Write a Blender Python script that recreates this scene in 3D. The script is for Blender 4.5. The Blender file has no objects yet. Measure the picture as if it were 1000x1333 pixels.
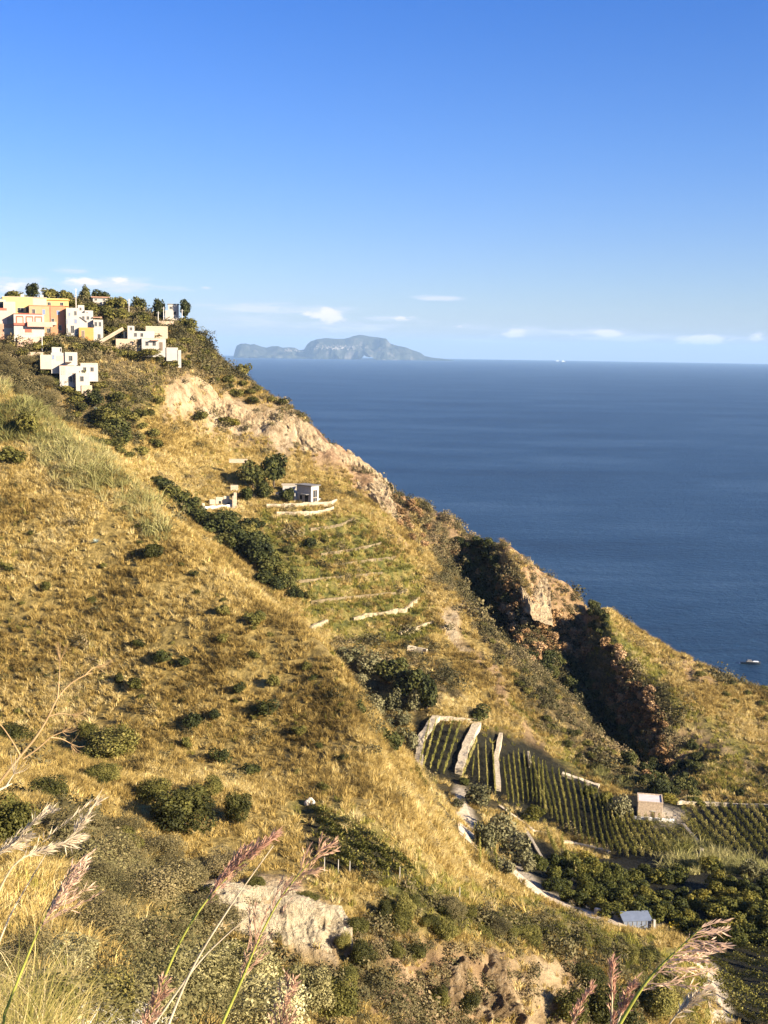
import bpy, bmesh, math, random
import numpy as np
from mathutils import Vector, Matrix, Euler
from mathutils.geometry import delaunay_2d_cdt
from mathutils.bvhtree import BVHTree
S = bpy.context.scene
C = S.collection
rnd = random.Random(7)
rng = np.random.default_rng(7)
PI = math.pi
# ------------------------------------------------------------------ camera
CZ = 210.0
F = 1540.0                    # focal length in photo pixels (photo 1000 x 1333)
PITCH = math.radians(7.86)
ROLL = math.radians(0.85)
cam = bpy.data.cameras.new('camera')
camo = bpy.data.objects.new('camera', cam)
C.objects.link(camo)
cam.sensor_fit = 'HORIZONTAL'
cam.sensor_width = 36.0
cam.lens = 36.0 * F / 1000.0
cam.clip_start = 0.05
cam.clip_end = 200000.0
RM = Matrix.Rotation(PI/2 - PITCH, 3, 'X') @ Matrix.Rotation(ROLL, 3, 'Z')
camo.matrix_world = Matrix.Translation((0, 0, CZ)) @ RM.to_4x4()
S.camera = camo
RMn = np.array(RM)
def ray(px, py):
    v = RM @ Vector(((px-500)/F, -(py-666.5)/F, -1.0))
    return v.normalized()
def at(px, py, d):            # the world point seen at a photo pixel, at horizontal distance d
    v = ray(px, py)
    h = math.hypot(v.x, v.y)
    return Vector((v.x/h*d, v.y/h*d, CZ + v.z/h*d))
def proj(P):                  # world points (n,3) -> photo pixels
    q = (P - np.array([0, 0, CZ])) @ RMn
    return 500 + F*q[:, 0]/-q[:, 2], 666.5 - F*q[:, 1]/-q[:, 2]
# ------------------------------------------------------------------ noise
def _hash(ix, iy, s):
    h = (ix.astype(np.int64)*374761393 + iy.astype(np.int64)*668265263 + s*974711) & 0x7fffffff
    h = ((h ^ (h >> 13)) * 1274126177) & 0x7fffffff
    return ((h ^ (h >> 16)) & 0xffff) / 65535.0
def vnoise(x, y, s=0):
    ix = np.floor(x); iy = np.floor(y)
    fx = x-ix; fy = y-iy
    fx = fx*fx*fx*(fx*(fx*6-15)+10); fy = fy*fy*fy*(fy*(fy*6-15)+10)
    a = _hash(ix, iy, s); b = _hash(ix+1, iy, s); c = _hash(ix, iy+1, s); d = _hash(ix+1, iy+1, s)
    return (a*(1-fx)+b*fx)*(1-fy) + (c*(1-fx)+d*fx)*fy - 0.5
def fbm(x, y, s=0, o=4):
    t = 0; a = 1.0
    for k in range(o):
        t = t + a*vnoise(x, y, s+k*17); x = x*2.03+11.3; y = y*2.03-7.1; a *= .5
    return t
# ------------------------------------------------------------------ terrain: triangulated survey points
PTS = []; EDG = []
def line(pts, brk=True):
    b = len(PTS)
    for p in pts:
        PTS.append(at(*p))
    if brk:
        EDG.extend((b+i, b+i+1) for i in range(len(pts)-1))
def wpts(pts):
    for p in pts: PTS.append(Vector(p))
RIDGE = [(-420,360,470),(-200,372,465),(-60,382,460),(0,392,455),(60,386,452),(110,384,450),(165,394,446),(200,408,442),(240,412,437),(262,426,433),(285,455,430),(320,478,428),(350,500,424),(385,520,420),(410,548,414),(440,572,408),(470,598,402),(500,618,398),(520,623,394),(545,627,390),(575,645,386),(600,664,382),(640,692,377),(680,717,372),(720,741,367),(737,740,366),(760,763,362),(800,783,358),(830,803,354),(860,818,350),(890,843,346),(915,858,342),(950,871,338),(1000,888,334),(1100,932,325),(1250,992,315),(1500,1060,305)]
line(RIDGE)
for (px, py, d) in RIDGE:
    p = at(px, py, d); u = Vector((p.x, p.y, 0)).normalized()
    flat = 1.0 if px > 250 else 0.35
    PTS.append(p + u*8 - Vector((0,0,7*flat)))
    PTS.append(p + u*40 - Vector((0,0,44*flat)))
    q = p + u*130; q.z = max(p.z-170*flat, 8); PTS.append(q)
    q = p + u*280; q.z = -12; PTS.append(q)
    q = p + u*420; q.z = -30; PTS.append(q)
# village shelf and hill
line([(-300,436,424),(-100,438,420),(0,440,417),(60,441,416),(130,443,412),(160,448,410),(200,456,408),(235,467,405)])
line([(-300,428,432),(-100,430,430),(0,432,432),(60,432,432),(130,434,428),(165,430,424),(200,440,420),(235,446,416)], False)
line([(55,462,400),(90,455,398),(130,470,398)], False)
line([(60,501,388),(95,503,386),(128,503,386)], False)
line([(-300,470,390),(-100,468,395),(0,470,400),(30,480,395),(150,500,396),(190,490,402),(190,530,385),(150,560,376),(110,560,380),(250,470,412)], False)
# pale cliff, top and base
line([(215,487,407),(240,488,411),(262,500,413),(285,515,413),(310,528,412),(340,530,412),(370,538,410),(400,556,406),(430,580,402),(455,605,397),(480,630,391)])
line([(212,545,398),(240,550,402),(262,556,404),(285,566,404),(310,575,403),(340,580,402),(370,586,400),(400,602,396),(430,620,392),(452,636,388),(472,648,383)])
line([(200,600,374),(250,620,370),(300,606,384),(240,580,386),(330,615,382),(380,615,384),(420,640,376),(300,640,364),(350,645,364)], False)
# villa terraces
line([(350,657,356),(390,658,356),(430,658,358),(440,652,362)], False)
line([(346,664,352),(380,664,351.5),(420,663,352),(440,658,356)])
line([(346,670,350.5),(380,670,350.5),(420,669,351),(436,663,354)])
line([(350,678,346),(380,678,345.5),(420,676,346),(450,670,350)])
line([(262,668,352),(285,668,350),(308,668,350)], False)
line([(270,690,340),(300,700,334),(340,720,330),(400,700,337),(450,690,342),(480,690,344),(520,712,345),(350,770,312),(400,745,322),(450,745,327),(510,745,334),(400,780,312),(450,778,316),(520,775,322),(430,805,305),(470,805,308),(515,800,314),(570,795,322),(480,835,298),(540,830,302),(590,830,308),(610,860,298)], False)
# grove, slope over the terraces
line([(440,850,290),(500,860,290),(570,880,285),(480,930,268),(545,925,264),(600,900,278),(620,880,290),(660,890,288),(660,935,274),(700,965,272),(740,985,268),(640,940,271)], False)
# terraces with vines
line([(553,936,260),(600,939,262),(628,941,263)])
line([(548,1004,238),(590,1010,239)], False)
line([(546,960,252),(542,995,240)], False)
line([(523,975,246),(505,975,246),(515,1002,238)], False)
line([(636,962,259),(612,985,248),(598,1022,236)], False)
line([(655,965,262),(645,990,251),(652,1036,234)], False)
line([(690,985,262),(760,1022,254),(800,1035,250),(840,1035,248)], False)
line([(670,1040,235),(700,1070,228),(750,1100,222),(800,1115,217),(905,1118,212),(860,1068,236),(825,1066,236),(885,1075,234)], False)
line([(880,1046,258),(940,1048,256),(1000,1050,254),(1150,1056,250),(1400,1062,245)])
line([(905,1080,238),(930,1110,222),(1000,1130,212),(1150,1140,208),(1400,1150,205)], False)
# ravine: spur edge, hidden bed, far flank
SPUR = [(462,640,374),(480,660,366),(500,682,360),(522,702,354),(545,724,348),(565,742,343),(590,760,337),(618,797,327),(645,824,319),(690,857,309),(720,884,302),(745,905,296),(769,936,289),(799,963,281),(832,992,271),(848,1024,261),(864,1038,257)]
line(SPUR)
line([(px+14, py+16, d+9) for (px, py, d) in SPUR[3:-1]])
line([(515,640,397),(530,672,389),(550,690,383),(570,700,380),(560,655,388),(600,700,379)], False)
line([(585,720,377),(605,735,373),(622,752,368),(640,790,357),(660,820,348),(690,840,342)], False)   # first hollow
line([(630,690,376),(652,712,368),(668,735,360),(676,762,353),(686,800,343),(700,832,334),(730,870,322)])  # first rib
line([(700,740,367),(715,775,359),(745,800,356),(755,840,349),(775,880,335),(800,910,326),(826,940,316),(850,980,302),(880,1010,288)])  # second hollow
line([(760,770,360),(776,800,348),(790,836,338),(811,872,326),(831,905,316),(858,948,301),(885,992,285),(912,1035,268)])  # second rib
line([(850,850,341),(880,870,336),(920,890,330),(900,900,318),(950,920,318),(1000,930,322),(920,950,306),(960,980,296),(1000,1000,290),(960,1020,274),(1000,1035,266),(1100,1000,300),(1200,1040,280)], False)
# gully bed hidden behind the big golden slope
line([(-300,520,340),(-100,545,330),(0,560,320),(70,600,320),(140,650,312),(210,710,300),(270,770,285),(330,830,268),(385,890,250),(425,945,238),(455,1000,222),(480,1040,205)])
# the big golden slope: crest and face
CREST = [(-420,430,285),(-250,450,265),(-120,470,250),(-40,484,238),(0,494,230),(30,514,224),(63,546,217),(99,563,210),(135,588,203),(168,622,195),(195,648,190),(228,675,185),(264,705,179),(300,737,173),(350,776,165),(392,809,159),(420,830,155),(437,852,151),(452,893,145),(461,920,141),(479,956,136),(486,1004,130)]
line(CREST)
line([(px+18, py+26, d+12) for (px, py, d) in CREST[4:]])
line([(-250,600,225),(-120,600,215),(0,600,205),(100,600,200),(100,650,190),(0,700,188),(-150,720,195),(100,700,183),(200,700,180),(0,800,175),(-150,840,180),(100,800,170),(200,800,164),(280,780,163),(0,880,166),(100,880,160),(200,880,154),(300,850,153),(360,830,155),(300,930,144),(400,900,146),(200,960,143),(300,1000,134),(400,980,136),(440,960,138),(380,1040,124),(440,1030,127)], False)
# fold below the slope
line([(-150,930,160),(-60,940,158),(0,945,155),(60,965,150),(120,985,142),(200,1030,124),(260,1075,113),(320,1090,112),(400,1060,120)], False)
# reed bank, small vineyard and the bank that ends at the quarry cliff
EB = [(492,990,146),(512,992,150),(538,1012,148),(562,1055,142),(580,1095,137),(596,1132,134),(625,1142,136),(665,1157,140),(700,1176,142),(740,1190,144),(780,1202,146),(850,1226,150),(885,1236,146),(915,1268,140),(935,1310,134),(945,1345,130)]
line(EB)
line([(px+22, py+20, d+9) for (px, py, d) in EB[2:12]])
line([(450,1040,122),(500,1050,122),(540,1080,122),(400,1075,115),(405,1125,106),(450,1140,104),(530,1146,107),(545,1120,114),(480,1085,114),(600,1160,122),(650,1180,125),(720,1205,129),(790,1222,134),(340,1125,104)], False)
# quarry cliffs, top and foot
line([(270,1145,99),(300,1150,98),(340,1158,98),(380,1165,98),(420,1172,98),(450,1185,98),(500,1195,99),(550,1210,101),(600,1222,103),(650,1228,106),(700,1236,110),(740,1240,114),(790,1250,118),(840,1262,124)])
line([(270,1210,93),(300,1225,93),(340,1240,93),(380,1250,93),(420,1258,92.5),(450,1265,92),(500,1290,91),(550,1330,93),(600,1345,95),(650,1350,97),(690,1345,100),(740,1335,104),(790,1330,108),(850,1335,114),(900,1345,120)])
line([(300,1290,84),(450,1345,80),(600,1420,84),(760,1430,92),(900,1420,104),(1050,1400,118),(420,1450,70),(700,1560,75),(1000,1600,90)], False)
# orchard floor, roads
line([(560,1040,214),(600,1045,214),(650,1060,220),(615,1130,186),(640,1110,198),(680,1100,206),(720,1110,210)], False)
line([(645,1128,180),(690,1162,170),(740,1184,164),(800,1200,160),(870,1215,157)])
line([(760,1130,203),(850,1150,194),(950,1160,192),(800,1180,175),(900,1190,174),(1000,1190,176),(920,1230,160),(1000,1240,160),(960,1290,144),(1010,1330,134),(1150,1200,174),(1150,1330,136),(1400,1250,165),(1400,1400,125)], False)
# the slope under the photographer
line([(-250,1010,95),(-100,1000,100),(0,1005,100),(60,1030,92),(110,1060,78),(160,1110,60),(205,1165,45),(235,1235,31),(270,1310,23),(330,1400,18),(410,1460,15),(520,1540,11),(640,1600,8),(800,1640,6.5),(1000,1660,6),(1400,1680,6)])
line([(px+10, py+40, d*1.07+2) for (px,py,d) in [(60,1040,92),(110,1060,78),(160,1110,60),(205,1165,45),(235,1235,31),(270,1310,23),(330,1400,18),(410,1460,15),(520,1540,11),(640,1600,8)]])
line([(-250,1080,45),(-100,1090,42),(0,1110,40),(60,1130,38),(-100,1170,20),(0,1190,18),(80,1210,17),(140,1250,14),(-100,1290,6),(0,1300,5.6),(100,1340,5.6),(200,1440,6),(320,1520,6)], False)
for a in range(-90, 91, 15):
    t = math.radians(a)
    for r, dz in ((0.9, -1.62), (2.0, -1.72), (3.0, -2.05 - .35*max(0, min(1, (a+25)/20)))):
        PTS.append(Vector((math.sin(t)*r, math.cos(t)*r, CZ+dz)))
for a in (-80, -60, -45, 45, 60, 80):
    t = math.radians(a); s = math.sin(t); c = math.cos(t)
    prof = ((8,206),(40,192),(100,180),(180,185),(260,200),(330,215),(420,228),(520,220),(700,60),(860,-12)) if a < 0 else ((8,200),(40,165),(100,135),(180,126),(260,120),(330,110),(420,60),(520,10),(700,-12),(860,-30))
    for r, z in prof:
        PTS.append(Vector((s*r, c*r, z)))
def build_tin():
    v2 = [Vector((p.x, p.y)) for p in PTS]
    vo, eo, fo, ov, oe, of = delaunay_2d_cdt(v2, EDG, [], 0, 1e-4)
    z = np.zeros(len(vo)); known = np.zeros(len(vo), bool)
    for i, src in enumerate(ov):
        if src:
            z[i] = np.mean([PTS[k].z for k in src]); known[i] = True
    P = np.array([[v.x, v.y] for v in vo])
    for i in np.where(~known)[0]:
        d = np.hypot(*(P[known]-P[i]).T); k = np.argsort(d)[:2]; zz = z[known][k]; w = 1/(d[k]+1e-6)
        z[i] = (zz*w).sum()/w.sum()
        print('crossing near', [round(float(q),1) for q in proj(np.array([[P[i,0],P[i,1],z[i]]]))[0]], [round(float(q),1) for q in proj(np.array([[P[i,0],P[i,1],z[i]]]))[1]], 'd', round(float(np.hypot(*P[i]))))
    return P, z, np.array([list(f) for f in fo if len(f) == 3])
NA, NR = 760, 860
AZ = np.radians(np.linspace(-46, 40, NA))
RR = np.geomspace(1.0, 850.0, NR)
GA, GR = np.meshgrid(AZ, RR)             # rows = range, columns = azimuth
GX = np.sin(GA)*GR; GY = np.cos(GA)*GR
def raster():
    P, z, tri = build_tin()
    H = np.full(GX.shape, np.nan)
    lr0 = math.log(RR[0]); lrs = (math.log(RR[-1])-lr0)/(NR-1); das = AZ[1]-AZ[0]
    for a, b, c in tri:
        q = P[[a, b, c]]
        r = np.hypot(q[:, 0], q[:, 1]); t = np.arctan2(q[:, 0], q[:, 1])
        if t.max()-t.min() > 2.5: continue
        # nearest point of a chord can be closer than its ends
        ctr = []
        for i in range(3):
            A, B = q[i], q[(i+1) % 3]; L = B-A; k = np.clip(-(A@L)/max(L@L, 1e-9), 0, 1); ctr.append(np.hypot(*(A+L*k)))
        i0 = max(int((math.log(max(min(ctr), 1e-3))-lr0)/lrs)-1, 0); i1 = min(int((math.log(max(r.max(),1e-3))-lr0)/lrs)+2, NR)
        j0 = max(int((t.min()-AZ[0])/das)-1, 0); j1 = min(int((t.max()-AZ[0])/das)+2, NA)
        if i1 <= i0 or j1 <= j0: continue
        X = GX[i0:i1, j0:j1]; Y = GY[i0:i1, j0:j1]
        d = (q[1,1]-q[2,1])*(q[0,0]-q[2,0])+(q[2,0]-q[1,0])*(q[0,1]-q[2,1])
        if abs(d) < 1e-9: continue
        w0 = ((q[1,1]-q[2,1])*(X-q[2,0])+(q[2,0]-q[1,0])*(Y-q[2,1]))/d
        w1 = ((q[2,1]-q[0,1])*(X-q[2,0])+(q[0,0]-q[2,0])*(Y-q[2,1]))/d
        w2 = 1-w0-w1
        m = (w0 > -1e-6) & (w1 > -1e-6) & (w2 > -1e-6)
        sub = H[i0:i1, j0:j1]
        sub[m] = (w0*z[a]+w1*z[b]+w2*z[c])[m]
    return H
H = raster()
nanc = int(np.isnan(H).sum())
if nanc: print('holes in terrain', nanc)
for i in range(NR):                       # fill outer holes
    row = H[i]; bad = np.isnan(row)
    if bad.all(): H[i] = H[i-1] if i else CZ-1.6
    elif bad.any(): row[bad] = np.interp(np.where(bad)[0], np.where(~bad)[0], row[~bad])
def blur(A, n, ax):
    k = np.ones(2*n+1)/(2*n+1)
    B = np.concatenate([np.repeat(A.take([0], ax), n, ax), A, np.repeat(A.take([-1], ax), n, ax)], ax)
    cs = np.cumsum(np.insert(B, 0, 0, axis=ax), axis=ax)
    m = A.shape[ax]
    return (cs.take(range(2*n+1, 2*n+1+m), ax) - cs.take(range(0, m), ax))/(2*n+1)
for _ in range(2):
    H = blur(H, 2, 0); H = blur(H, 3, 1)
# ------------------------------------------------------------------ ground zones (where what grows)
def inpoly(x, y, poly):
    r = np.zeros(x.shape, bool); n = len(poly); j = n-1
    for i in range(n):
        xi, yi = poly[i]; xj, yj = poly[j]
        c = ((yi > y) != (yj > y)) & (x < (xj-xi)*(y-yi)/((yj-yi) or 1e-9)+xi)
        r ^= c; j = i
    return r
PX, PY = proj(np.stack([GX, GY, H], -1).reshape(-1, 3))
PX = PX.reshape(GX.shape); PY = PY.reshape(GX.shape)
wk = np.clip(150/GR, .8, 1.8)
PXw = PX + wk*28*fbm(GX/14*wk, GY/14*wk, 3, 5); PYw = PY + wk*22*fbm(GX/14*wk, GY/14*wk, 23, 5)
def zone(polys):
    w = np.zeros(GX.shape)
    for val, d0, d1, poly in polys:
        m = inpoly(PXw, PYw, poly) & (GR > d0) & (GR < d1)
        w = np.maximum(w, m*val)
    return blur(blur(w, 1, 0), 1, 1)
ROCK = zone([
 (1, 380, 430, [(215,484),(240,482),(262,500),(310,522),(370,534),(440,578),(482,608),(500,645),(455,622),(400,602),(350,590),(300,577),(262,560),(240,548),(214,552)]),
 (.85, 340, 425, [(440,572),(500,616),(545,622),(600,660),(680,714),(737,737),(715,765),(680,745),(640,715),(600,695),(570,672),(545,650),(540,690),(552,722),(525,700),(490,660),(455,640)]),
 (.8, 330, 380, [(636,690),(680,725),(735,745),(772,770),(785,800),(770,835),(735,805),(700,790),(676,765),(655,735)]),
 (.8, 330, 380, [(560,690),(590,700),(595,750),(575,740)]),
 (1, 425, 450, [(252,428),(275,436),(292,462),(278,474),(256,452)]),
 (1, 290, 330, [(583,785),(604,795),(620,850),(600,850),(585,820)]),
 (.8, 255, 315, [(612,840),(628,846),(660,890),(690,950),(704,1000),(676,995),(670,950),(640,890)]),
 (1, 85, 105, [(268,1142),(330,1148),(400,1165),(452,1182),(456,1270),(420,1262),(380,1256),(330,1225),(275,1190)]),
 (.75, 85, 125, [(500,1216),(560,1222),(640,1236),(700,1246),(760,1252),(770,1350),(490,1350),(520,1270)]),
 (.7, 310, 350, [(855,852),(900,862),(930,880),(930,905),(890,890)]),
 (.6, 265, 330, [(880,950),(912,930),(960,980),(1000,1005),(1000,1030),(940,990),(905,985),(925,1040),(905,1040)]),
 (.6, 370, 400, [(505,618),(545,622),(600,655),(560,650)]),
])
GREEN = zone([
 (1, 295, 362, [(340,680),(480,672),(520,712),(545,745),(570,790),(580,830),(520,850),(430,845),(395,780),(330,735)]),
 (1, 300, 370, [(755,815),(830,838),(862,870),(850,890),(800,885),(775,860)]),
 (.9, 262, 340, [(820,880),(905,920),(960,960),(1000,990),(1010,1040),(915,1040),(890,980)]),
 (1, 100, 150, [(490,1120),(600,1140),(720,1190),(850,1230),(840,1255),(700,1230),(520,1190)]),
 (.7, 380, 425, [(130,500),(215,490),(210,530),(150,560)]),
 (.8, 225, 300, [(660,900),(700,930),(790,1010),(720,1000),(680,950)]),
 (.5, 95, 130, [(380,1060),(470,1050),(560,1120),(545,1150),(420,1150)]),
 (.8, 120, 160, [(800,1235),(915,1250),(940,1345),(780,1345)]),
])
SCRUB = zone([
 (1, 370, 470, [(-300,380),(250,395),(262,424),(330,480),(420,552),(440,575),(400,552),(340,528),(300,518),(262,495),(215,484),(200,520),(170,545),(190,640),(130,600),(0,500),(-300,480)]),
 (1, 256, 360, [(560,745),(590,757),(620,795),(692,855),(770,934),(866,1036),(800,1030),(740,985),(705,935),(660,870),(610,800)]),
 (.8, 85, 130, [(470,1195),(540,1205),(590,1240),(570,1345),(470,1345)]), (.5, 85, 130, [(590,1220),(650,1235),(660,1345),(590,1345)]),
 (.45, 85, 150, [(470,1165),(560,1160),(700,1190),(850,1235),(880,1300),(900,1345),(740,1345),(740,1250),(600,1230),(500,1225)]),
 (1, 255, 400, [(545,650),(600,690),(660,735),(690,800),(735,810),(775,850),(850,890),(905,985),(912,1040),(850,1020),(770,920),(690,840),(620,780),(560,725)]),
 (.8, 1, 100, [(60,1040),(300,1050),(420,1150),(300,1140),(260,1210),(450,1290),(500,1345),(130,1345),(150,1250)]),
 (.8, 330, 345, [(880,840),(915,852),(1000,884),(1000,930),(930,880)]),
 (.8, 260, 300, [(430,830),(580,840),(585,930),(530,940),(520,980),(440,900)]),
])
SOIL = zone([
 (1, 205, 268, [(548,934),(600,936),(640,950),(700,985),(800,1035),(1050,1045),(1500,1040),(1500,1160),(1000,1140),(905,1122),(800,1120),(640,1040),(540,1010)]),
 (1, 125, 215, [(640,1080),(700,1060),(800,1110),(1500,1110),(1500,1400),(940,1345),(915,1260),(860,1215),(700,1165)]),
 (.9, 100, 120, [(395,1065),(480,1080),(545,1140),(450,1145),(405,1125)]),
 (.8, 150, 235, [(530,1005),(640,1035),(690,1110),(660,1130),(600,1140),(560,1060)]),
])
PATH = zone([
 (1, 150, 190, [(655,1120),(680,1128),(705,1155),(760,1184),(860,1208),(860,1218),(750,1196),(690,1168)]),
 (1, 165, 240, [(588,1030),(602,1034),(612,1075),(625,1128),(598,1132),(592,1080)]),
 (1, 228, 245, [(862,1042),(885,1045),(890,1075),(862,1074)]),
 (1, 120, 150, [(905,1250),(922,1258),(945,1345),(930,1345),(915,1290)]),
])
PALE = zone([(1, 85, 105, [(268,1142),(330,1148),(400,1165),(452,1182),(456,1270),(420,1262),(380,1256),(330,1225),(275,1190)]),
 (1, 290, 330, [(583,785),(604,795),(620,850),(600,850),(585,820)]),
 (.8, 380, 430, [(215,484),(240,482),(262,500),(310,522),(370,534),(410,560),(410,602),(350,590),(300,577),(262,560),(240,548),(214,552)]),
 (.6, 85, 125, [(670,1246),(740,1252),(740,1350),(660,1350)])])
# relief
far = np.clip((GR-4)/30, 0, 1)
flat = np.clip(1-1.2*SOIL-PATH, 0.05, 1)
n = 1.6*fbm(GX/24, GY/24, 1, 3) + 0.9*fbm(GX/6, GY/6, 5, 3)
nearq = (GR < 130)
rk = ROCK*(np.where(nearq, 1.1, 2.9)*fbm(GX/5.5, GY/5.5, 9, 4) + np.where(nearq, .8, 2.2)*np.abs(fbm(GX/11, GY/11, 13, 3)) + nearq*(1.1*np.abs(fbm(GX/2.4, GY/2.4, 19, 4)) + .8*fbm(GX/1.1, GY/1.1, 29, 3)))
H = H + far*flat*(n*np.clip(GR/180, .25, 1) + rk*np.clip(GR/250, .7, 1))
H = H + (1-far)*0.12*fbm(GX/1.5, GY/1.5, 6, 3)
# gullies and ribs of the ravine
def along(pix, w):
    q = np.array([list(at(*p))[:2] for p in pix]); D = np.full(GX.shape, 1e9); m = (GR > 240) & (GR < 420)
    x = GX[m]; y = GY[m]; best = np.full(x.shape, 1e9)
    for a, b in zip(q[:-1], q[1:]):
        L = b-a; t = np.clip(((x-a[0])*L[0]+(y-a[1])*L[1])/(L@L), 0, 1); best = np.minimum(best, np.hypot(x-a[0]-t*L[0], y-a[1]-t*L[1]))
    o = np.zeros(GX.shape); o[m] = np.exp(-(best/w)**2); return o
H = H - 5.5*along([(600,722,374),(612,745,370),(625,775,363),(645,805,352)], 8) - 4.0*along([(745,800,356),(752,840,349),(770,880,335),(793,912,326),(818,942,316),(845,982,302)], 6) - 8*along([(680,838,341),(720,868,331),(760,905,320),(800,946,307),(848,990,290)], 10) - 5*along([(757,765,362),(766,795,356)], 5)
H = H + 5*along([(652,712,368),(668,735,360),(676,762,353),(690,800,342),(704,835,332)], 5) + 5*along([(778,800,348),(791,838,338),(812,873,326),(832,906,316),(858,948,301)], 6)
# terraces cut into the green slope
tm = zone([(1, 285, 364, [(335,690),(480,674),(515,708),(548,748),(575,792),(590,840),(520,855),(425,845),(395,780),(335,725)])])
st = 3.0; hs = (H+1.0*vnoise(GX/16, GY/16, 71))/st; fr = hs-np.floor(hs)
H = H + tm*st*1.1*(np.where(fr < .74, fr*.25, .185+(fr-.74)*3.135)-fr)
TREAD = np.where(fr < .70, 1.0, .0)
GREEN = GREEN*(1-tm*(1-.4-.6*TREAD))
# visibility from around the photographer
EL = (H-CZ)/GR
RM_ = np.maximum.accumulate(EL, axis=0)
VIS = (EL > RM_ - 0.012)
for _ in range(2):
    VIS = blur(VIS.astype(float), 3, 1) > 0.02
VXYZ = np.stack([GX, GY, H], -1).reshape(-1, 3)
PX, PY = proj(VXYZ); PX = PX.reshape(GX.shape); PY = PY.reshape(GX.shape)
ii, jj = np.meshgrid(np.arange(NR-1), np.arange(NA-1), indexing='ij')
v0 = (ii*NA+jj).ravel(); QUADS = np.stack([v0, v0+1, v0+1+NA, v0+NA], 1)
def np_mesh(name, verts, faces, smooth=True):
    me = bpy.data.meshes.new(name)
    verts = np.asarray(verts, np.float32); faces = np.asarray(faces, np.int32)
    nf, k = faces.shape
    me.vertices.add(len(verts)); me.vertices.foreach_set('co', verts.ravel())
    me.loops.add(nf*k); me.loops.foreach_set('vertex_index', faces.ravel())
    me.polygons.add(nf); me.polygons.foreach_set('loop_start', np.arange(0, nf*k, k, dtype=np.int32))
    me.update(calc_edges=True)
    if smooth: me.polygons.foreach_set('use_smooth', np.ones(nf, bool))
    return me
BVH = BVHTree.FromPolygons([tuple(v) for v in VXYZ.tolist()], [tuple(q) for q in QUADS.tolist()])
def hit(px, py, d0=0.0):
    r = ray(px, py); o = Vector((0, 0, CZ))
    if d0: o = o + r*d0
    l, nn, i, t = BVH.ray_cast(o, r, 3000)
    return l
def ground(x, y):
    l, nn, i, t = BVH.ray_cast(Vector((x, y, 600)), Vector((0, 0, -1)), 3000)
    return l.z if l else 0.0
# ------------------------------------------------------------------ materials
def newmat(name):
    m = bpy.data.materials.new(name); m.use_nodes = True
    nt = m.node_tree; b = nt.nodes['Principled BSDF']
    b.inputs['Specular IOR Level'].default_value = 0.2
    b.inputs['Roughness'].default_value = 0.85
    return m, nt, b
def nd(nt, t, **kw):
    x = nt.nodes.new(t)
    for k, v in kw.items():
        if k in x.inputs.keys() if hasattr(x.inputs, 'keys') else False: x.inputs[k].default_value = v
        else: setattr(x, k, v)
    return x
def ramp(nt, src, cols):
    r = nt.nodes.new('ShaderNodeValToRGB'); e = r.color_ramp.elements
    while len(e) < len(cols): e.new(0.5)
    for k, (p, c) in enumerate(cols):
        e[k].position = p; e[k].color = (*c, 1)
    nt.links.new(src, r.inputs[0]); return r.outputs[0]
def noise_n(nt, vec, scale, detail=4, rough=.55):
    x = nt.nodes.new('ShaderNodeTexNoise'); x.inputs['Scale'].default_value = scale
    x.inputs['Detail'].default_value = detail; x.inputs['Roughness'].default_value = rough
    nt.links.new(vec, x.inputs['Vector']); return x.outputs['Fac']
def mixc(nt, fac, a, b):
    x = nt.nodes.new('ShaderNodeMix'); x.data_type = 'RGBA'
    for s, v in ((x.inputs[0], fac), (x.inputs[6], a), (x.inputs[7], b)):
        if isinstance(v, bpy.types.NodeSocket): nt.links.new(v, s)
        elif isinstance(v, tuple): s.default_value = (*v, 1)
        else: s.default_value = v
    return x.outputs[2]
def bump(nt, b, h, dist, strength=1):
    x = nt.nodes.new('ShaderNodeBump'); x.inputs['Distance'].default_value = dist; x.inputs['Strength'].default_value = strength
    nt.links.new(h, x.inputs['Height']); nt.links.new(x.outputs[0], b.inputs['Normal'])
def simple(name, col, rough=.85, var=.25, scale=1.2, bmp=0.03):
    m, nt, b = newmat(name)
    tc = nt.nodes.new('ShaderNodeTexCoord')
    f = noise_n(nt, tc.outputs['Object'], scale, 5)
    lo = tuple(c*(1-var) for c in col); hi = tuple(min(1, c*(1+var)) for c in col)
    nt.links.new(ramp(nt, f, [(.3, lo), (.7, hi)]), b.inputs['Base Color'])
    b.inputs['Roughness'].default_value = rough
    if bmp: bump(nt, b, f, bmp)
    return m
def tag(o, label=None, cat=None, group=None, kind=None):
    if label: o['label'] = label
    if cat: o['category'] = cat
    if group: o['group'] = group
    if kind: o['kind'] = kind
    return o
def link(name, me, mat=None, parent=None, loc=None):
    o = bpy.data.objects.new(name, me); C.objects.link(o)
    if mat and not me.materials: me.materials.append(mat)
    if parent: o.parent = parent
    if loc is not None: o.location = loc
    return o
def empty(name, loc, rz=0):
    o = bpy.data.objects.new(name, None); C.objects.link(o); o.empty_display_size = .5
    o.location = loc; o.rotation_euler = (0, 0, rz); return o
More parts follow.
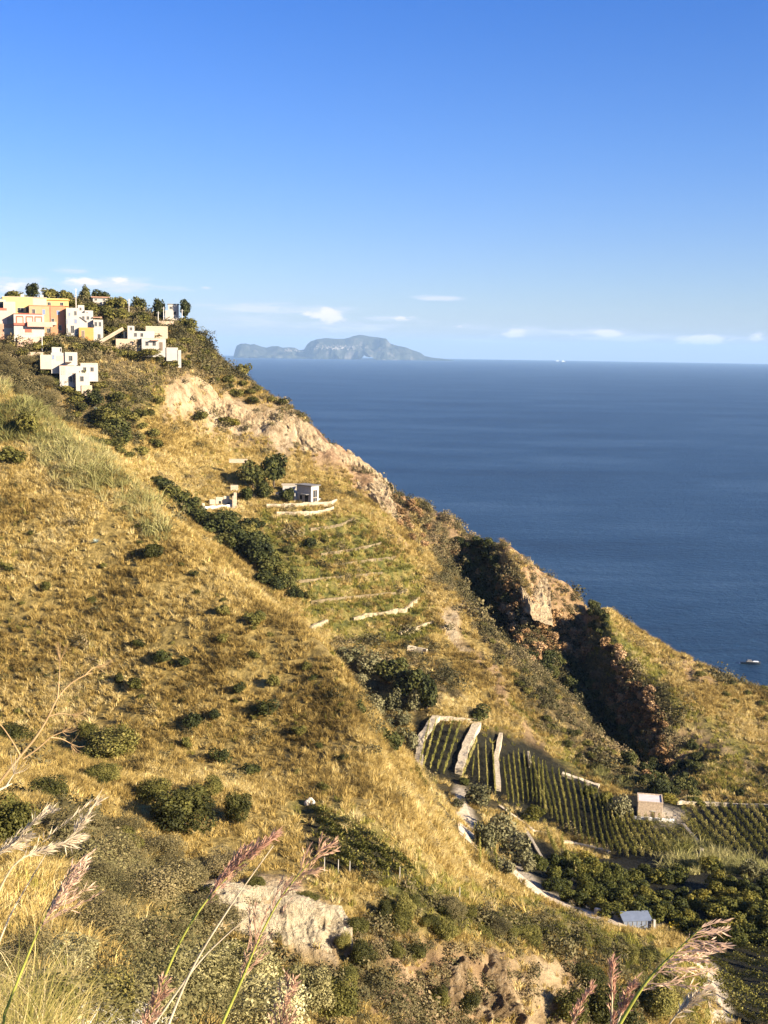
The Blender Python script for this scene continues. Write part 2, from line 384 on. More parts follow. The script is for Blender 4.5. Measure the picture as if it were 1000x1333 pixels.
# terrain object
me = np_mesh('hillside', VXYZ, QUADS)
for nm, A in (('rock', ROCK), ('green', GREEN), ('scrub', SCRUB), ('soil', SOIL), ('path', PATH), ('pale', PALE)):
    at_ = me.attributes.new(nm, 'FLOAT', 'POINT'); at_.data.foreach_set('value', A.ravel().astype(np.float32))
m, nt, b = newmat('ground')
geo = nt.nodes.new('ShaderNodeNewGeometry'); pos = geo.outputs['Position']
def attr(nt, nm):
    a = nt.nodes.new('ShaderNodeAttribute'); a.attribute_name = nm; return a.outputs['Fac']
n1 = noise_n(nt, pos, .9, 6, .7); n2 = noise_n(nt, pos, .12, 5, .6); n3 = noise_n(nt, pos, 3.5, 4, .65)
dry = ramp(nt, n1, [(.3, (.08,.052,.016)), (.48, (.25,.17,.05)), (.7, (.46,.33,.12))])
grn = ramp(nt, n1, [(.3, (.035,.04,.01)), (.5, (.115,.115,.025)), (.72, (.24,.20,.05))])
scr = ramp(nt, n1, [(.3, (.04,.033,.014)), (.5, (.13,.095,.038)), (.72, (.26,.185,.08))])
soil = ramp(nt, n1, [(.3, (.010,.009,.005)), (.55, (.020,.018,.008)), (.78, (.05,.04,.018))])
pth = ramp(nt, n1, [(.3, (.30,.24,.16)), (.7, (.50,.42,.31))])
mp = nt.nodes.new('ShaderNodeMapping'); mp.inputs['Scale'].default_value = (1, 1, .35); nt.links.new(pos, mp.inputs[0])
nr = noise_n(nt, mp.outputs[0], .35, 7, .68)
rock = ramp(nt, nr, [(.3, (.07,.042,.022)), (.43, (.17,.10,.053)), (.55, (.32,.205,.11)), (.75, (.45,.32,.19))])
pale = ramp(nt, nr, [(.3, (.10,.068,.036)), (.42, (.27,.19,.10)), (.5, (.38,.29,.17)), (.7, (.46,.37,.24))])
c = mixc(nt, n2, dry, mixc(nt, .35, dry, grn))
c = mixc(nt, attr(nt, 'green'), c, grn); c = mixc(nt, attr(nt, 'scrub'), c, scr)
rr = mixc(nt, attr(nt, 'pale'), rock, pale)
c = mixc(nt, attr(nt, 'rock'), c, rr); c = mixc(nt, attr(nt, 'soil'), c, soil); c = mixc(nt, attr(nt, 'path'), c, pth)
nt.links.new(c, b.inputs['Base Color'])
mx = nt.nodes.new('ShaderNodeMath'); mx.operation = 'ADD'; nt.links.new(nr, mx.inputs[0]); nt.links.new(n1, mx.inputs[1])
bump(nt, b, mx.outputs[0], .9, .8)
terrain = tag(link('hillside', me, m), 'steep golden hillside falling to the sea with cliffs and a ravine', 'hillside', kind='structure')
# ------------------------------------------------------------------ sea
RE = 7.4e6
sr = np.concatenate([[0], np.geomspace(250, 80000, 220)]); sa = np.linspace(0, 2*PI, 361)[:-1]
A_, R_ = np.meshgrid(sa, sr)
sv = np.stack([np.sin(A_)*R_, np.cos(A_)*R_, -R_**2/(2*RE)], -1).reshape(-1, 3)
i2, j2 = np.meshgrid(np.arange(len(sr)-1), np.arange(360), indexing='ij')
q = np.stack([i2*360+j2, i2*360+(j2+1) % 360, (i2+1)*360+(j2+1) % 360, (i2+1)*360+j2], -1).reshape(-1, 4)
m, nt, b = newmat('sea_water')
geo = nt.nodes.new('ShaderNodeNewGeometry'); pos = geo.outputs['Position']
mp = nt.nodes.new('ShaderNodeMapping'); mp.inputs['Scale'].default_value = (.0016, .0036, 0); mp.inputs['Rotation'].default_value = (0, 0, .25); nt.links.new(pos, mp.inputs[0])
w1 = noise_n(nt, mp.outputs[0], 1, 6, .62)
mp2 = nt.nodes.new('ShaderNodeMapping'); mp2.inputs['Scale'].default_value = (.012, .05, 0); mp2.inputs['Rotation'].default_value = (0, 0, -.15); nt.links.new(pos, mp2.inputs[0])
w2 = noise_n(nt, mp2.outputs[0], 1, 6, .7)
mm = nt.nodes.new('ShaderNodeMath'); mm.operation = 'MULTIPLY_ADD'; mm.inputs[1].default_value = .6; nt.links.new(w2, mm.inputs[0]); nt.links.new(w1, mm.inputs[2])
nt.links.new(ramp(nt, mm.outputs[0], [(.58, (.006,.018,.038)), (.79, (.013,.037,.072)), (.98, (.032,.066,.112))]), b.inputs['Base Color'])
b.inputs['Roughness'].default_value = .38; b.inputs['IOR'].default_value = 1.33; b.inputs['Specular IOR Level'].default_value = .4
w3 = noise_n(nt, pos, .12, 6, .7)
bump(nt, b, w3, 4.0, .7)
sea = tag(link('sea', np_mesh('sea', sv, q), m), 'deep blue sea stretching to the horizon', 'sea', kind='structure')
# ------------------------------------------------------------------ light
SUN_AZ, SUN_EL = math.radians(121), math.radians(21.5)
w = bpy.data.worlds.new('World'); S.world = w; w.use_nodes = True; nt = w.node_tree
bg = nt.nodes['Background']
tcw = nt.nodes.new('ShaderNodeTexCoord'); sx = nt.nodes.new('ShaderNodeSeparateXYZ'); nt.links.new(tcw.outputs['Generated'], sx.inputs[0])
tint = ramp(nt, sx.outputs['Z'], [(0, (.66,.76,1.14)), (.08, (.55,.70,1.14)), (.16, (.42,.66,1.2)), (.28, (.26,.58,1.25)), (1, (.3,.6,1.2))])
sk = nt.nodes.new('ShaderNodeTexSky'); sk.sky_type = 'NISHITA'; sk.sun_disc = False
sk.sun_elevation = SUN_EL; sk.sun_rotation = SUN_AZ; sk.altitude = 200; sk.air_density = 1.0; sk.dust_density = .3; sk.ozone_density = 1.5
tm_ = nt.nodes.new('ShaderNodeMix'); tm_.data_type = 'RGBA'; tm_.blend_type = 'MULTIPLY'; tm_.inputs[0].default_value = 1
nt.links.new(sk.outputs[0], tm_.inputs[6]); nt.links.new(tint, tm_.inputs[7]); nt.links.new(tm_.outputs[2], bg.inputs['Color']); bg.inputs['Strength'].default_value = .05
sun = bpy.data.lights.new('sun', 'SUN'); sun.energy = 5.0; sun.angle = math.radians(.5); sun.color = (1, .87, .68)
so = bpy.data.objects.new('sun', sun); C.objects.link(so); so.location = (300, -200, 500)
sd = Vector((math.sin(SUN_AZ)*math.cos(SUN_EL), math.cos(SUN_AZ)*math.cos(SUN_EL), math.sin(SUN_EL)))
so.rotation_euler = sd.to_track_quat('Z', 'Y').to_euler()
S.view_settings.view_transform = 'Standard'; S.view_settings.look = 'None'; S.view_settings.exposure = 1.58; S.view_settings.gamma = 1
# haze
hb = bmesh.new(); bmesh.ops.create_cube(hb, size=1); me = bpy.data.meshes.new('haze'); hb.to_mesh(me); hb.free()
m = bpy.data.materials.new('haze'); m.use_nodes = True; nt = m.node_tree; nt.nodes.remove(nt.nodes['Principled BSDF'])
pv = nt.nodes.new('ShaderNodeVolumePrincipled'); pv.inputs['Density'].default_value = 2.5e-5; pv.inputs['Color'].default_value = (.44, .68, 1, 1)
nt.links.new(pv.outputs[0], nt.nodes['Material Output'].inputs['Volume'])
hz = link('haze', me, m); hz.scale = (164000, 164000, 1220); hz.location = (0, 0, 160)
tag(hz, 'thin blue sea haze over the water', 'haze', kind='stuff')
S.cycles.volume_bounces = 0; S.cycles.max_bounces = 5; S.cycles.diffuse_bounces = 1; S.cycles.glossy_bounces = 2; S.cycles.transmission_bounces = 2; S.cycles.transparent_max_bounces = 6
S.cycles.use_denoising = True
# ------------------------------------------------------------------ plants: meshes
def leafmat(name, cols, trans=.25, patch=.05, rough=.7):
    """foliage: colour varies from plant to plant, from patch to patch and from leaf to leaf"""
    m, nt, b = newmat(name)
    b.inputs['Roughness'].default_value = rough
    oi = nt.nodes.new('ShaderNodeObjectInfo'); g = nt.nodes.new('ShaderNodeNewGeometry')
    f1 = noise_n(nt, g.outputs['Position'], patch, 3, .6)
    a = nt.nodes.new('ShaderNodeMath'); a.operation = 'MULTIPLY_ADD'; a.inputs[1].default_value = .5
    nt.links.new(oi.outputs['Random'], a.inputs[0])
    k = nt.nodes.new('ShaderNodeMath'); k.operation = 'MULTIPLY_ADD'; k.inputs[1].default_value = .34
    nt.links.new(g.outputs['Random Per Island'], k.inputs[0])
    h = nt.nodes.new('ShaderNodeMath'); h.operation = 'MULTIPLY_ADD'; h.inputs[1].default_value = 1.5; h.inputs[2].default_value = -.66
    nt.links.new(f1, h.inputs[0]); nt.links.new(h.outputs[0], k.inputs[2]); nt.links.new(k.outputs[0], a.inputs[2])
    n = len(cols)
    c = ramp(nt, a.outputs[0], [(.08+.84*i/(n-1), cc) for i, cc in enumerate(cols)])
    nt.links.new(c, b.inputs['Base Color'])
    if trans:
        t = nt.nodes.new('ShaderNodeBsdfTranslucent'); nt.links.new(c, t.inputs['Color'])
        mx = nt.nodes.new('ShaderNodeMixShader'); mx.inputs[0].default_value = trans
        nt.links.new(b.outputs[0], mx.inputs[1]); nt.links.new(t.outputs[0], mx.inputs[2])
        nt.links.new(mx.outputs[0], nt.nodes['Material Output'].inputs['Surface'])
    return m
M = {}
M['dry'] = leafmat('dry_grass', [(.10,.07,.022), (.34,.23,.062), (.60,.43,.135), (.78,.63,.30)], .2)
M['green'] = leafmat('green_grass', [(.055,.055,.011), (.15,.145,.024), (.29,.255,.045), (.42,.36,.09)], .25)
M['scrub'] = leafmat('scrub', [(.036,.034,.013), (.09,.078,.03), (.17,.138,.057), (.27,.20,.10)], .15)
M['nscrub'] = leafmat('near_scrub', [(.05,.047,.016), (.125,.11,.04), (.21,.18,.07), (.32,.25,.11)], .2, .2)
M['reed'] = leafmat('reed', [(.10,.10,.03), (.22,.21,.062), (.36,.325,.12), (.49,.42,.18)], .25)
M['rust'] = leafmat('rust_leaf', [(.09,.055,.022), (.23,.135,.055), (.42,.25,.11), (.60,.40,.21)], .2, .15)
M['dark'] = leafmat('evergreen_leaf', [(.016,.020,.006), (.036,.042,.010), (.075,.078,.017), (.13,.12,.032)], .15, .3)
M['bush'] = leafmat('bush_leaf', [(.03,.032,.008), (.075,.073,.016), (.155,.14,.03), (.27,.225,.06)], .2, .3)
M['olive'] = leafmat('olive_leaf', [(.06,.058,.024), (.12,.112,.048), (.19,.172,.078), (.27,.24,.12)], .15, .3)
M['lemon'] = leafmat('citrus_leaf', [(.025,.03,.006), (.062,.068,.012), (.125,.118,.02), (.25,.20,.032)], .2, .12)
M['vine'] = leafmat('vine_leaf', [(.06,.06,.012), (.15,.145,.028), (.29,.26,.06), (.44,.37,.13)], .25, .2)
M['grey'] = leafmat('grey_shrub', [(.06,.052,.022), (.14,.115,.046), (.225,.18,.075), (.33,.255,.12)], .15, .25)
M['silver'] = leafmat('silver_leaf', [(.08,.075,.025), (.26,.225,.09), (.50,.43,.20), (.72,.64,.38)], .2, .8)
M['yellow'] = leafmat('yellow_leaf', [(.30,.22,.02), (.5,.38,.03), (.6,.45,.05)], .25)
M['bark'] = simple('bark', (.10,.075,.05), .95, .35, 6, .05)
def blades(n, h, w, spread, lean, seed, droop=.35, seg=3):
    r = np.random.default_rng(seed); V = []; Fc = []
    for k in range(n):
        a = r.uniform(0, 2*PI); rad = spread*math.sqrt(r.uniform(0, 1)); bx, by = rad*math.cos(a), rad*math.sin(a)
        a2 = a + r.normal(0, .8); hh = h*r.uniform(.55, 1.1); ln = lean*r.uniform(.2, 1.2)
        ww = w*r.uniform(.6, 1.3); t = r.uniform(0, 2*PI); sx, sy = math.cos(t)*ww/2, math.sin(t)*ww/2
        b0 = len(V)
        for s in range(seg+1):
            f = s/seg; o = ln*hh*f*f; z = hh*(f - droop*f*f*f*ln)
            k2 = (1-f)*.85+.15 if s < seg else 0.08
            V.append((bx+math.cos(a2)*o-sx*k2, by+math.sin(a2)*o-sy*k2, z-.05*h)); V.append((bx+math.cos(a2)*o+sx*k2, by+math.sin(a2)*o+sy*k2, z-.05*h))
        for s in range(seg): Fc.append((b0+2*s, b0+2*s+1, b0+2*s+3, b0+2*s+2))
    return np.array(V), np.array(Fc)
def leaf_quads(P, N, size, r, asp=.6, jit=.5):
    """one folded leaf (two triangles) at each point, facing roughly along N"""
    n = len(P)
    N = N + r.normal(0, jit, (n, 3)); N /= np.linalg.norm(N, axis=1, keepdims=True)+1e-9
    T = r.normal(0, 1, (n, 3)); T -= (T*N).sum(1, keepdims=True)*N; T /= np.linalg.norm(T, axis=1, keepdims=True)+1e-9
    B = np.cross(N, T)
    s = size*r.uniform(.6, 1.35, (n, 1))
    a = P + T*s*.5; b = P + B*s*asp*.5 + N*s*.1; c = P - T*s*.5; d = P - B*s*asp*.5 + N*s*.1
    V = np.stack([a, b, c, d], 1).reshape(-1, 3)
    return V, np.arange(4*n).reshape(n, 4)
def crown_mesh(name, n, leaf, seed, shape=(1, 1, .85), lobes=9, lobe=.5, base=-.55, jit=.6, asp=.65, gaps=.0, hemi=False):
    """crown of unit radius: uneven lobes covered and filled with leaf clumps"""
    r = np.random.default_rng(seed)
    cs = []; 
    while len(cs) < lobes:
        v = r.normal(0, 1, 3); v /= np.linalg.norm(v); v *= r.uniform(.35, .72)
        if v[2] < base*.8: continue
        cs.append((v*np.array(shape), lobe*r.uniform(.65, 1.15)))
    cs.append((np.zeros(3), .62))
    Ps = []; Ns = []
    wts = np.array([c[1]**2 for c in cs]); wts /= wts.sum()
    for (c, rad), w in zip(cs, wts):
        k = max(int(n*w), 4)
        v = r.normal(0, 1, (k, 3)); v /= np.linalg.norm(v, axis=1, keepdims=True)
        q = rad*(r.uniform(.45, 1.05, (k, 1))**.5)
        Ps.append(c + v*q*np.array([1, 1, .9])); Ns.append(v)
    P = np.concatenate(Ps); N = np.concatenate(Ns)
    if hemi:
        P[:, 2] = np.abs(P[:, 2]+.12)*1.0
        keep = np.ones(len(P), bool)
    else: keep = P[:, 2] > base
    if gaps: keep &= (vnoise(P[:, 0]*3.1+seed, P[:, 1]*3.1+P[:, 2]*2.3, seed) > -.5+gaps)
    P = P[keep]; N = N[keep]
    V, Fc = leaf_quads(P, N + np.array([0, 0, .35]), leaf, r, asp, jit)
    return np_mesh(name, V, Fc, False)
def tube(pts, rads, sides=6):
    V = []; Fc = []; pts = [Vector(p) for p in pts]
    for i, p in enumerate(pts):
        t = (pts[min(i+1, len(pts)-1)] - pts[max(i-1, 0)]).normalized()
        u = t.orthogonal().normalized(); v = t.cross(u)
        for k in range(sides):
            a = 2*PI*k/sides; V.append(tuple(p + (u*math.cos(a)+v*math.sin(a))*rads[i]))
    for i in range(len(pts)-1):
        for k in range(sides): Fc.append((i*sides+k, i*sides+(k+1) % sides, (i+1)*sides+(k+1) % sides, (i+1)*sides+k))
    return V, Fc
def join_mesh(name, parts, smooth=True):
    V = []; Fc = []
    for v, f in parts:
        b = len(V); V.extend([tuple(x) for x in v]); Fc.extend([tuple(int(i)+b for i in q) for q in f])
    me = bpy.data.meshes.new(name); me.from_pydata(V, [], Fc); me.update()
    if smooth: me.polygons.foreach_set('use_smooth', np.ones(len(Fc), bool))
    return me
def trunk_mesh(name, seed, h=.9, r0=.09):
    r = random.Random(seed); ps = [tube([(0,0,-.5), (r.uniform(-.03,.03), r.uniform(-.03,.03), h*.4), (r.uniform(-.1,.1), r.uniform(-.1,.1), h*.75), (r.uniform(-.15,.15), r.uniform(-.15,.15), h*1.25)], [r0*1.3, r0, r0*.75, r0*.3])]
    for k in range(5):
        a = k*1.3+r.uniform(0, 1); z = h*r.uniform(.45, .8)
        ps.append(tube([(0, 0, z), (math.cos(a)*.25, math.sin(a)*.25, z+.25), (math.cos(a)*.55, math.sin(a)*.55, z+.5)], [r0*.5, r0*.35, r0*.12], 5))
    return join_mesh(name, ps)
# ------------------------------------------------------------------ ground cover (uncountable): scattered by geometry nodes
def proto(name, V, Fc, mat):
    me = np_mesh(name, V, Fc, False); me.materials.append(mat)
    return bpy.data.objects.new(name, me)
def scatter(name, protos, pos, scl, rot, label, cat):
    me = bpy.data.meshes.new(name); me.vertices.add(len(pos)); me.vertices.foreach_set('co', np.asarray(pos, np.float32).ravel())
    a = me.attributes.new('scl', 'FLOAT', 'POINT'); a.data.foreach_set('value', np.asarray(scl, np.float32))
    a = me.attributes.new('rot', 'FLOAT_VECTOR', 'POINT'); a.data.foreach_set('vector', np.asarray(rot, np.float32).ravel())
    o = link(name, me); tag(o, label, cat, kind='stuff')
    col = bpy.data.collections.new(name+'_kinds')
    for p in protos: col.objects.link(p)
    ng = bpy.data.node_groups.new(name, 'GeometryNodeTree')
    ng.interface.new_socket('Geometry', in_out='INPUT', socket_type='NodeSocketGeometry'); ng.interface.new_socket('Geometry', in_out='OUTPUT', socket_type='NodeSocketGeometry')
    N = ng.nodes; L = ng.links
    gi = N.new('NodeGroupInput'); go = N.new('NodeGroupOutput'); ip = N.new('GeometryNodeInstanceOnPoints'); ci = N.new('GeometryNodeCollectionInfo')
    ci.inputs['Collection'].default_value = col; ci.inputs['Separate Children'].default_value = True; ci.inputs['Reset Children'].default_value = True
    ip.inputs['Pick Instance'].default_value = True
    a1 = N.new('GeometryNodeInputNamedAttribute'); a1.data_type = 'FLOAT'; a1.inputs['Name'].default_value = 'scl'
    a2 = N.new('GeometryNodeInputNamedAttribute'); a2.data_type = 'FLOAT_VECTOR'; a2.inputs['Name'].default_value = 'rot'
    L.new(gi.outputs[0], ip.inputs['Points']); L.new(ci.outputs[0], ip.inputs['Instance']); L.new(a1.outputs[0], ip.inputs['Scale']); L.new(a2.outputs[0], ip.inputs['Rotation'])
    L.new(ip.outputs[0], go.inputs[0])
    o.modifiers.new('scatter', 'NODES').node_group = ng
    return o
# cell areas of the terrain grid
dz_r = np.diff(H, axis=0)[:, :-1]; dr = np.diff(RR)[:, None]; da = (AZ[1]-AZ[0])*GR[:-1, :-1]
dz_a = np.diff(H, axis=1)[:-1, :]
AREA = np.sqrt(da*da + dz_a**2)*np.sqrt(dr*dr + dz_r**2)
AREA = np.minimum(AREA, da*dr*2.6)
slope_r = dz_r/dr
cell = lambda A: A[:-1, :-1]
VISc = cell(VIS).astype(float)*((cell(PX) > -430) & (cell(PX) < 1330) & (cell(PY) < 1520))
def scatter_pts(dens, seed):
    r = np.random.default_rng(seed)
    lam = AREA*VISc*dens
    k = r.poisson(np.clip(lam, 0, 40))
    i, j = np.nonzero(k); rep = k[i, j]; i = np.repeat(i, rep); j = np.repeat(j, rep)
    u = r.uniform(0, 1, len(i)); v = r.uniform(0, 1, len(i))
    P00 = np.stack([GX, GY, H], -1)
    p = (P00[i, j]*((1-u)*(1-v))[:, None] + P00[i+1, j]*(u*(1-v))[:, None] + P00[i, j+1]*((1-u)*v)[:, None] + P00[i+1, j+1]*(u*v)[:, None])
    return p, cell(GR)[i, j], r, i, j
g = cell(GREEN); s_ = cell(SCRUB); k_ = cell(ROCK); so_ = cell(SOIL); pa_ = cell(PATH); d_ = cell(GR)
bare = np.clip(1-1.15*k_-pa_, .0, 1)
steep = np.clip(1.6-np.abs(slope_r)*.9, .25, 1)
lod = np.where(d_ < 60, np.clip(60/d_, 1, 6), (60/d_)**.62)
patch = cell(fbm(GX/7, GY/7, 31, 3))
patch2 = cell(fbm(GX/22, GY/22, 37, 3))
sizek = lambda d: np.clip((d/150)**.5, .32, 1.7)
# dry grass
p, d, r, i, j = scatter_pts(6.4*(d_ > 11)*lod*bare*(1-.92*g)*(1-.85*s_)*(1-so_)*np.clip(.75+1.5*patch, .06, 1.5), 11)
rot = np.stack([r.normal(0, .16, len(p)), r.normal(.12, .16, len(p)), r.uniform(0, 2*PI, len(p))], 1)
scatter('dry_grass', [proto('grass_tuft', *blades(22, .68, .065, .30, .8, 100+k), M['dry']) for k in range(4)]+[proto('tussock', *blades(70, .95, .06, .42, 1.0, 110+k, .6), M['dry']) for k in range(2)], p, r.uniform(.7, 1.35, len(p))*sizek(d), rot, 'golden dry grass covering the steep slopes', 'grass')
print('dry', len(p))
# green grass
p, d, r, i, j = scatter_pts(2.6*(d_ > 11)*lod*bare*(1-so_*.85)*np.clip(g*1.25 + .20*(patch2 > .02)*(1-s_), 0, 1.2)*np.clip(.8+.9*patch, .2, 1.3), 12)
rot = np.stack([r.normal(0, .15, len(p)), r.normal(.1, .15, len(p)), r.uniform(0, 2*PI, len(p))], 1)
scatter('green_grass', [proto('green_tuft', *blades(22, .75, .085, .36, .7, 200+k), M['green']) for k in range(4)], p, r.uniform(.6, 1.25, len(p))*sizek(d), rot, 'yellowish green grass on the old terraces', 'grass')
print('green', len(p))
# low scrub
def scrubby(seed, n=230):
    r2 = np.random.default_rng(seed); v = r2.normal(0, 1, (n, 3)); v /= np.linalg.norm(v, axis=1, keepdims=True); v[:, 2] = np.abs(v[:, 2])
    P = v*np.array([.62, .62, .62])*(r2.uniform(.3, 1, (n, 1))**.5)*(1+.35*np.sin(5*v[:, :1]+seed))
    return leaf_quads(P, v+np.array([0, 0, .2]), .135, r2, .6, .8)
brown = np.clip(s_*1.0 + .085*(patch > .02)*(1-so_) + (.16+.3*(d_ < 130))*k_*(patch > .0)*(1-cell(PALE)*.8), 0, 1)
p, d, r, i, j = scatter_pts((d_ > 48)*1.5*(60/np.maximum(d_, 12))**.6*(1-pa_)*(1-.8*so_)*brown*np.clip(.8+1.3*patch2, .3, 1.4), 13)
rot = np.stack([r.normal(0, .2, len(p)), r.normal(0, .2, len(p)), r.uniform(0, 2*PI, len(p))], 1)
scatter('scrub', [proto('scrub_clump', *scrubby(300+k), M['scrub']) for k in range(4)], p, r.gamma(4, .27, len(p))*sizek(d)*1.15, rot, 'brown and olive scrub over the upper hill and banks', 'scrub')
p, d, r, i, j = scatter_pts((d_ < 50)*1.2*s_*np.clip(.8+1.3*patch, .2, 1.4), 18)
rot = np.stack([r.normal(0, .2, len(p)), r.normal(0, .2, len(p)), r.uniform(0, 2*PI, len(p))], 1)
def fine(seed):
    r2 = np.random.default_rng(seed); n = 1700; v = r2.normal(0, 1, (n, 3)); v /= np.linalg.norm(v, axis=1, keepdims=True); v[:, 2] = np.abs(v[:, 2])
    P = v*.62*(r2.uniform(.3, 1, (n, 1))**.5)*(1+.35*np.sin(5*v[:, :1]+seed))
    return leaf_quads(P, v+np.array([0, 0, .2]), .042, r2, .5, .9)
scatter('near_scrub', [proto('near_scrub_clump', *fine(350+k), M['nscrub']) for k in range(3)], p, r.gamma(4, .22, len(p)), rot, 'fine twiggy scrub on the near bank', 'scrub')
CANE = zone([(1, 110, 150, [(430,1000),(480,985),(515,985),(545,1010),(590,1090),(598,1135),(560,1110),(500,1075),(430,1050)]), (.7, 90, 140, [(380,1050),(480,1060),(560,1130),(700,1190),(840,1230),(700,1205),(560,1160),(520,1120)])])
p, d, r, i, j = scatter_pts(1.5*cell(CANE)*np.clip(.8+1.8*patch, .1, 1.6), 19)
rot = np.stack([r.normal(0, .3, len(p)), r.normal(.12, .3, len(p)), r.uniform(0, 2*PI, len(p))], 1)
scatter('tall_grass', [proto('tall_tuft', *blades(46, 1.15, .05, .45, .9, 430+k, .6, 4), M['dry']) for k in range(3)], p, r.gamma(6, .125, len(p)), rot, 'tall golden grass on the bank beside the path', 'grass')
# reeds: zones by the photographed stands, kept to the slope they stand on
REED = zone([(1, 175, 245, [(-60,470),(0,490),(30,508),(63,540),(135,588),(200,648),(236,690),(205,700),(140,655),(90,632),(40,596),(-60,560)]),
             (0, 110, 150, [(430,1000),(480,985),(515,985),(545,1010),(590,1090),(598,1135),(560,1110),(500,1075),(430,1050)]),
             (.6, 240, 262, [(760,995),(820,1010),(840,1028),(770,1020)]),
             (.8, 195, 225, [(850,1095),(905,1100),(1000,1118),(1000,1140),(850,1125)])])
p, d, r, i, j = scatter_pts(2.5*cell(REED)*np.clip(.8+1.8*patch, .1, 1.6), 14)
rot = np.stack([r.normal(0, .3, len(p)), r.normal(.12, .3, len(p)), r.uniform(0, 2*PI, len(p))], 1)
scatter('reeds', [proto('reed_clump', *blades(30, 1.7, .09, .5, .75, 400+k, .5, 4), M['reed']) for k in range(4)], p, r.gamma(6, .115, len(p))*np.where(d > 160, 1.25, 1), rot, 'pale feathery cane reeds along the slope crest and bank', 'reeds')
print('reed', len(p))
# ------------------------------------------------------------------ trees and shrubs: one object each
def cm(name, mat, *a, **k):
    me = crown_mesh(name, *a, **k); me.materials.append(M[mat]); return me
CR = {
 'dark': [cm('dark_crown', 'dark', 1500, .19, 40+i, lobes=11, lobe=.42) for i in range(3)],
 'bush': [cm('bush_crown', 'bush', 1100, .19, 50+i, shape=(1,1,.8), lobes=9, lobe=.42, base=-.4) for i in range(4)],
 'shrub': [cm('shrub_crown', 'dark', 900, .2, 60+i, shape=(1,1,.8), lobes=6, base=-.35) for i in range(3)],
 'olive': [cm('olive_crown', 'olive', 900, .19, 70+i, lobes=10, lobe=.42, gaps=.12) for i in range(3)],
 'rust': [cm('rust_crown', 'rust', 420, .26, 80+i, lobes=7, lobe=.42, gaps=.12) for i in range(4)],
 'lemon': [cm('lemon_crown', 'lemon', 1300, .18, 90+i, lobes=9, lobe=.44, base=-.6) for i in range(4)],
 'grey': [cm('grey_crown', 'grey', 9000, .052, 110+i, lobes=12, lobe=.42, gaps=.1, base=-.4, jit=1) for i in range(3)],
 'near_dark': [cm('near_dark_crown', 'bush', 6500, .085, 120+i, lobes=12, lobe=.44, base=-.45) for i in range(3)],
 'silver': [cm('silver_crown', 'silver', 4200, .085, 130+i, shape=(1,1,.9), lobes=26, lobe=.25, base=-.5, jit=.8, asp=.45, gaps=.14) for i in range(3)],
 'yellow': [cm('yellow_crown', 'yellow', 400, .26, 140, lobes=6)],
 'agave': [],
}
TR = [trunk_mesh('trunk', 900+i) for i in range(3)]
for t in TR: t.materials.append(M['bark'])
TR_R = random.Random(5)
def crown_rock():
    bm = bmesh.new(); bmesh.ops.create_icosphere(bm, subdivisions=3, radius=.5)
    for v in bm.verts: v.co *= 1+1.1*float(vnoise(np.array([v.co.x*2.3+3]), np.array([v.co.y*1.7+v.co.z*1.3]), 5)[0]); v.co.z *= .9
    me = bpy.data.meshes.new('boulder'); bm.to_mesh(me); bm.free(); me.materials.append(simple('white_rock', (.62, .56, .46), .9, .2, 2, .05)); return me
def plant(kind, px, py, wpx, hpx, label=None, name='shrub', cat='shrub', group=None, d=None, tree=False, sink=.0):
    """crown centred on photo pixel (px, py); it stands on the ground met at its foot, or d metres away"""
    R = TR_R
    if d is None:
        g = hit(px, py+hpx*.5)
        if g is None: return None
        d3 = (g-Vector((0,0,CZ))).length
    else:
        g = at(px, py, d); d3 = (g-Vector((0,0,CZ))).length; g.z = ground(g.x, g.y)
    k = d3/F; rx = wpx*k/2; rz = hpx*k/2
    me = R.choice(CR[kind])
    rot = R.uniform(0, 2*PI)
    if d is None: hz_ = rz*.62
    else: hz_ = max(at(px, py, d).z - g.z, rz*.5)
    if tree:
        root = empty(name, g, rot); 
        c = link('crown', me, parent=root, loc=(0, 0, hz_)); c.scale = (rx, rx*R.uniform(.9, 1.1), rz)
        t = link('trunk', R.choice(TR), parent=root); t.scale = (rx*.8, rx*.8, max(hz_, .4))
    else:
        root = link(name, me); root.location = g+Vector((0, 0, hz_)); root.scale = (rx, rx*R.uniform(.9, 1.1), rz); root.rotation_euler = (R.uniform(-.15,.15), R.uniform(-.15,.15), rot)
    tag(root, label, cat, group); return root
SL = 'dark slope shrub, '
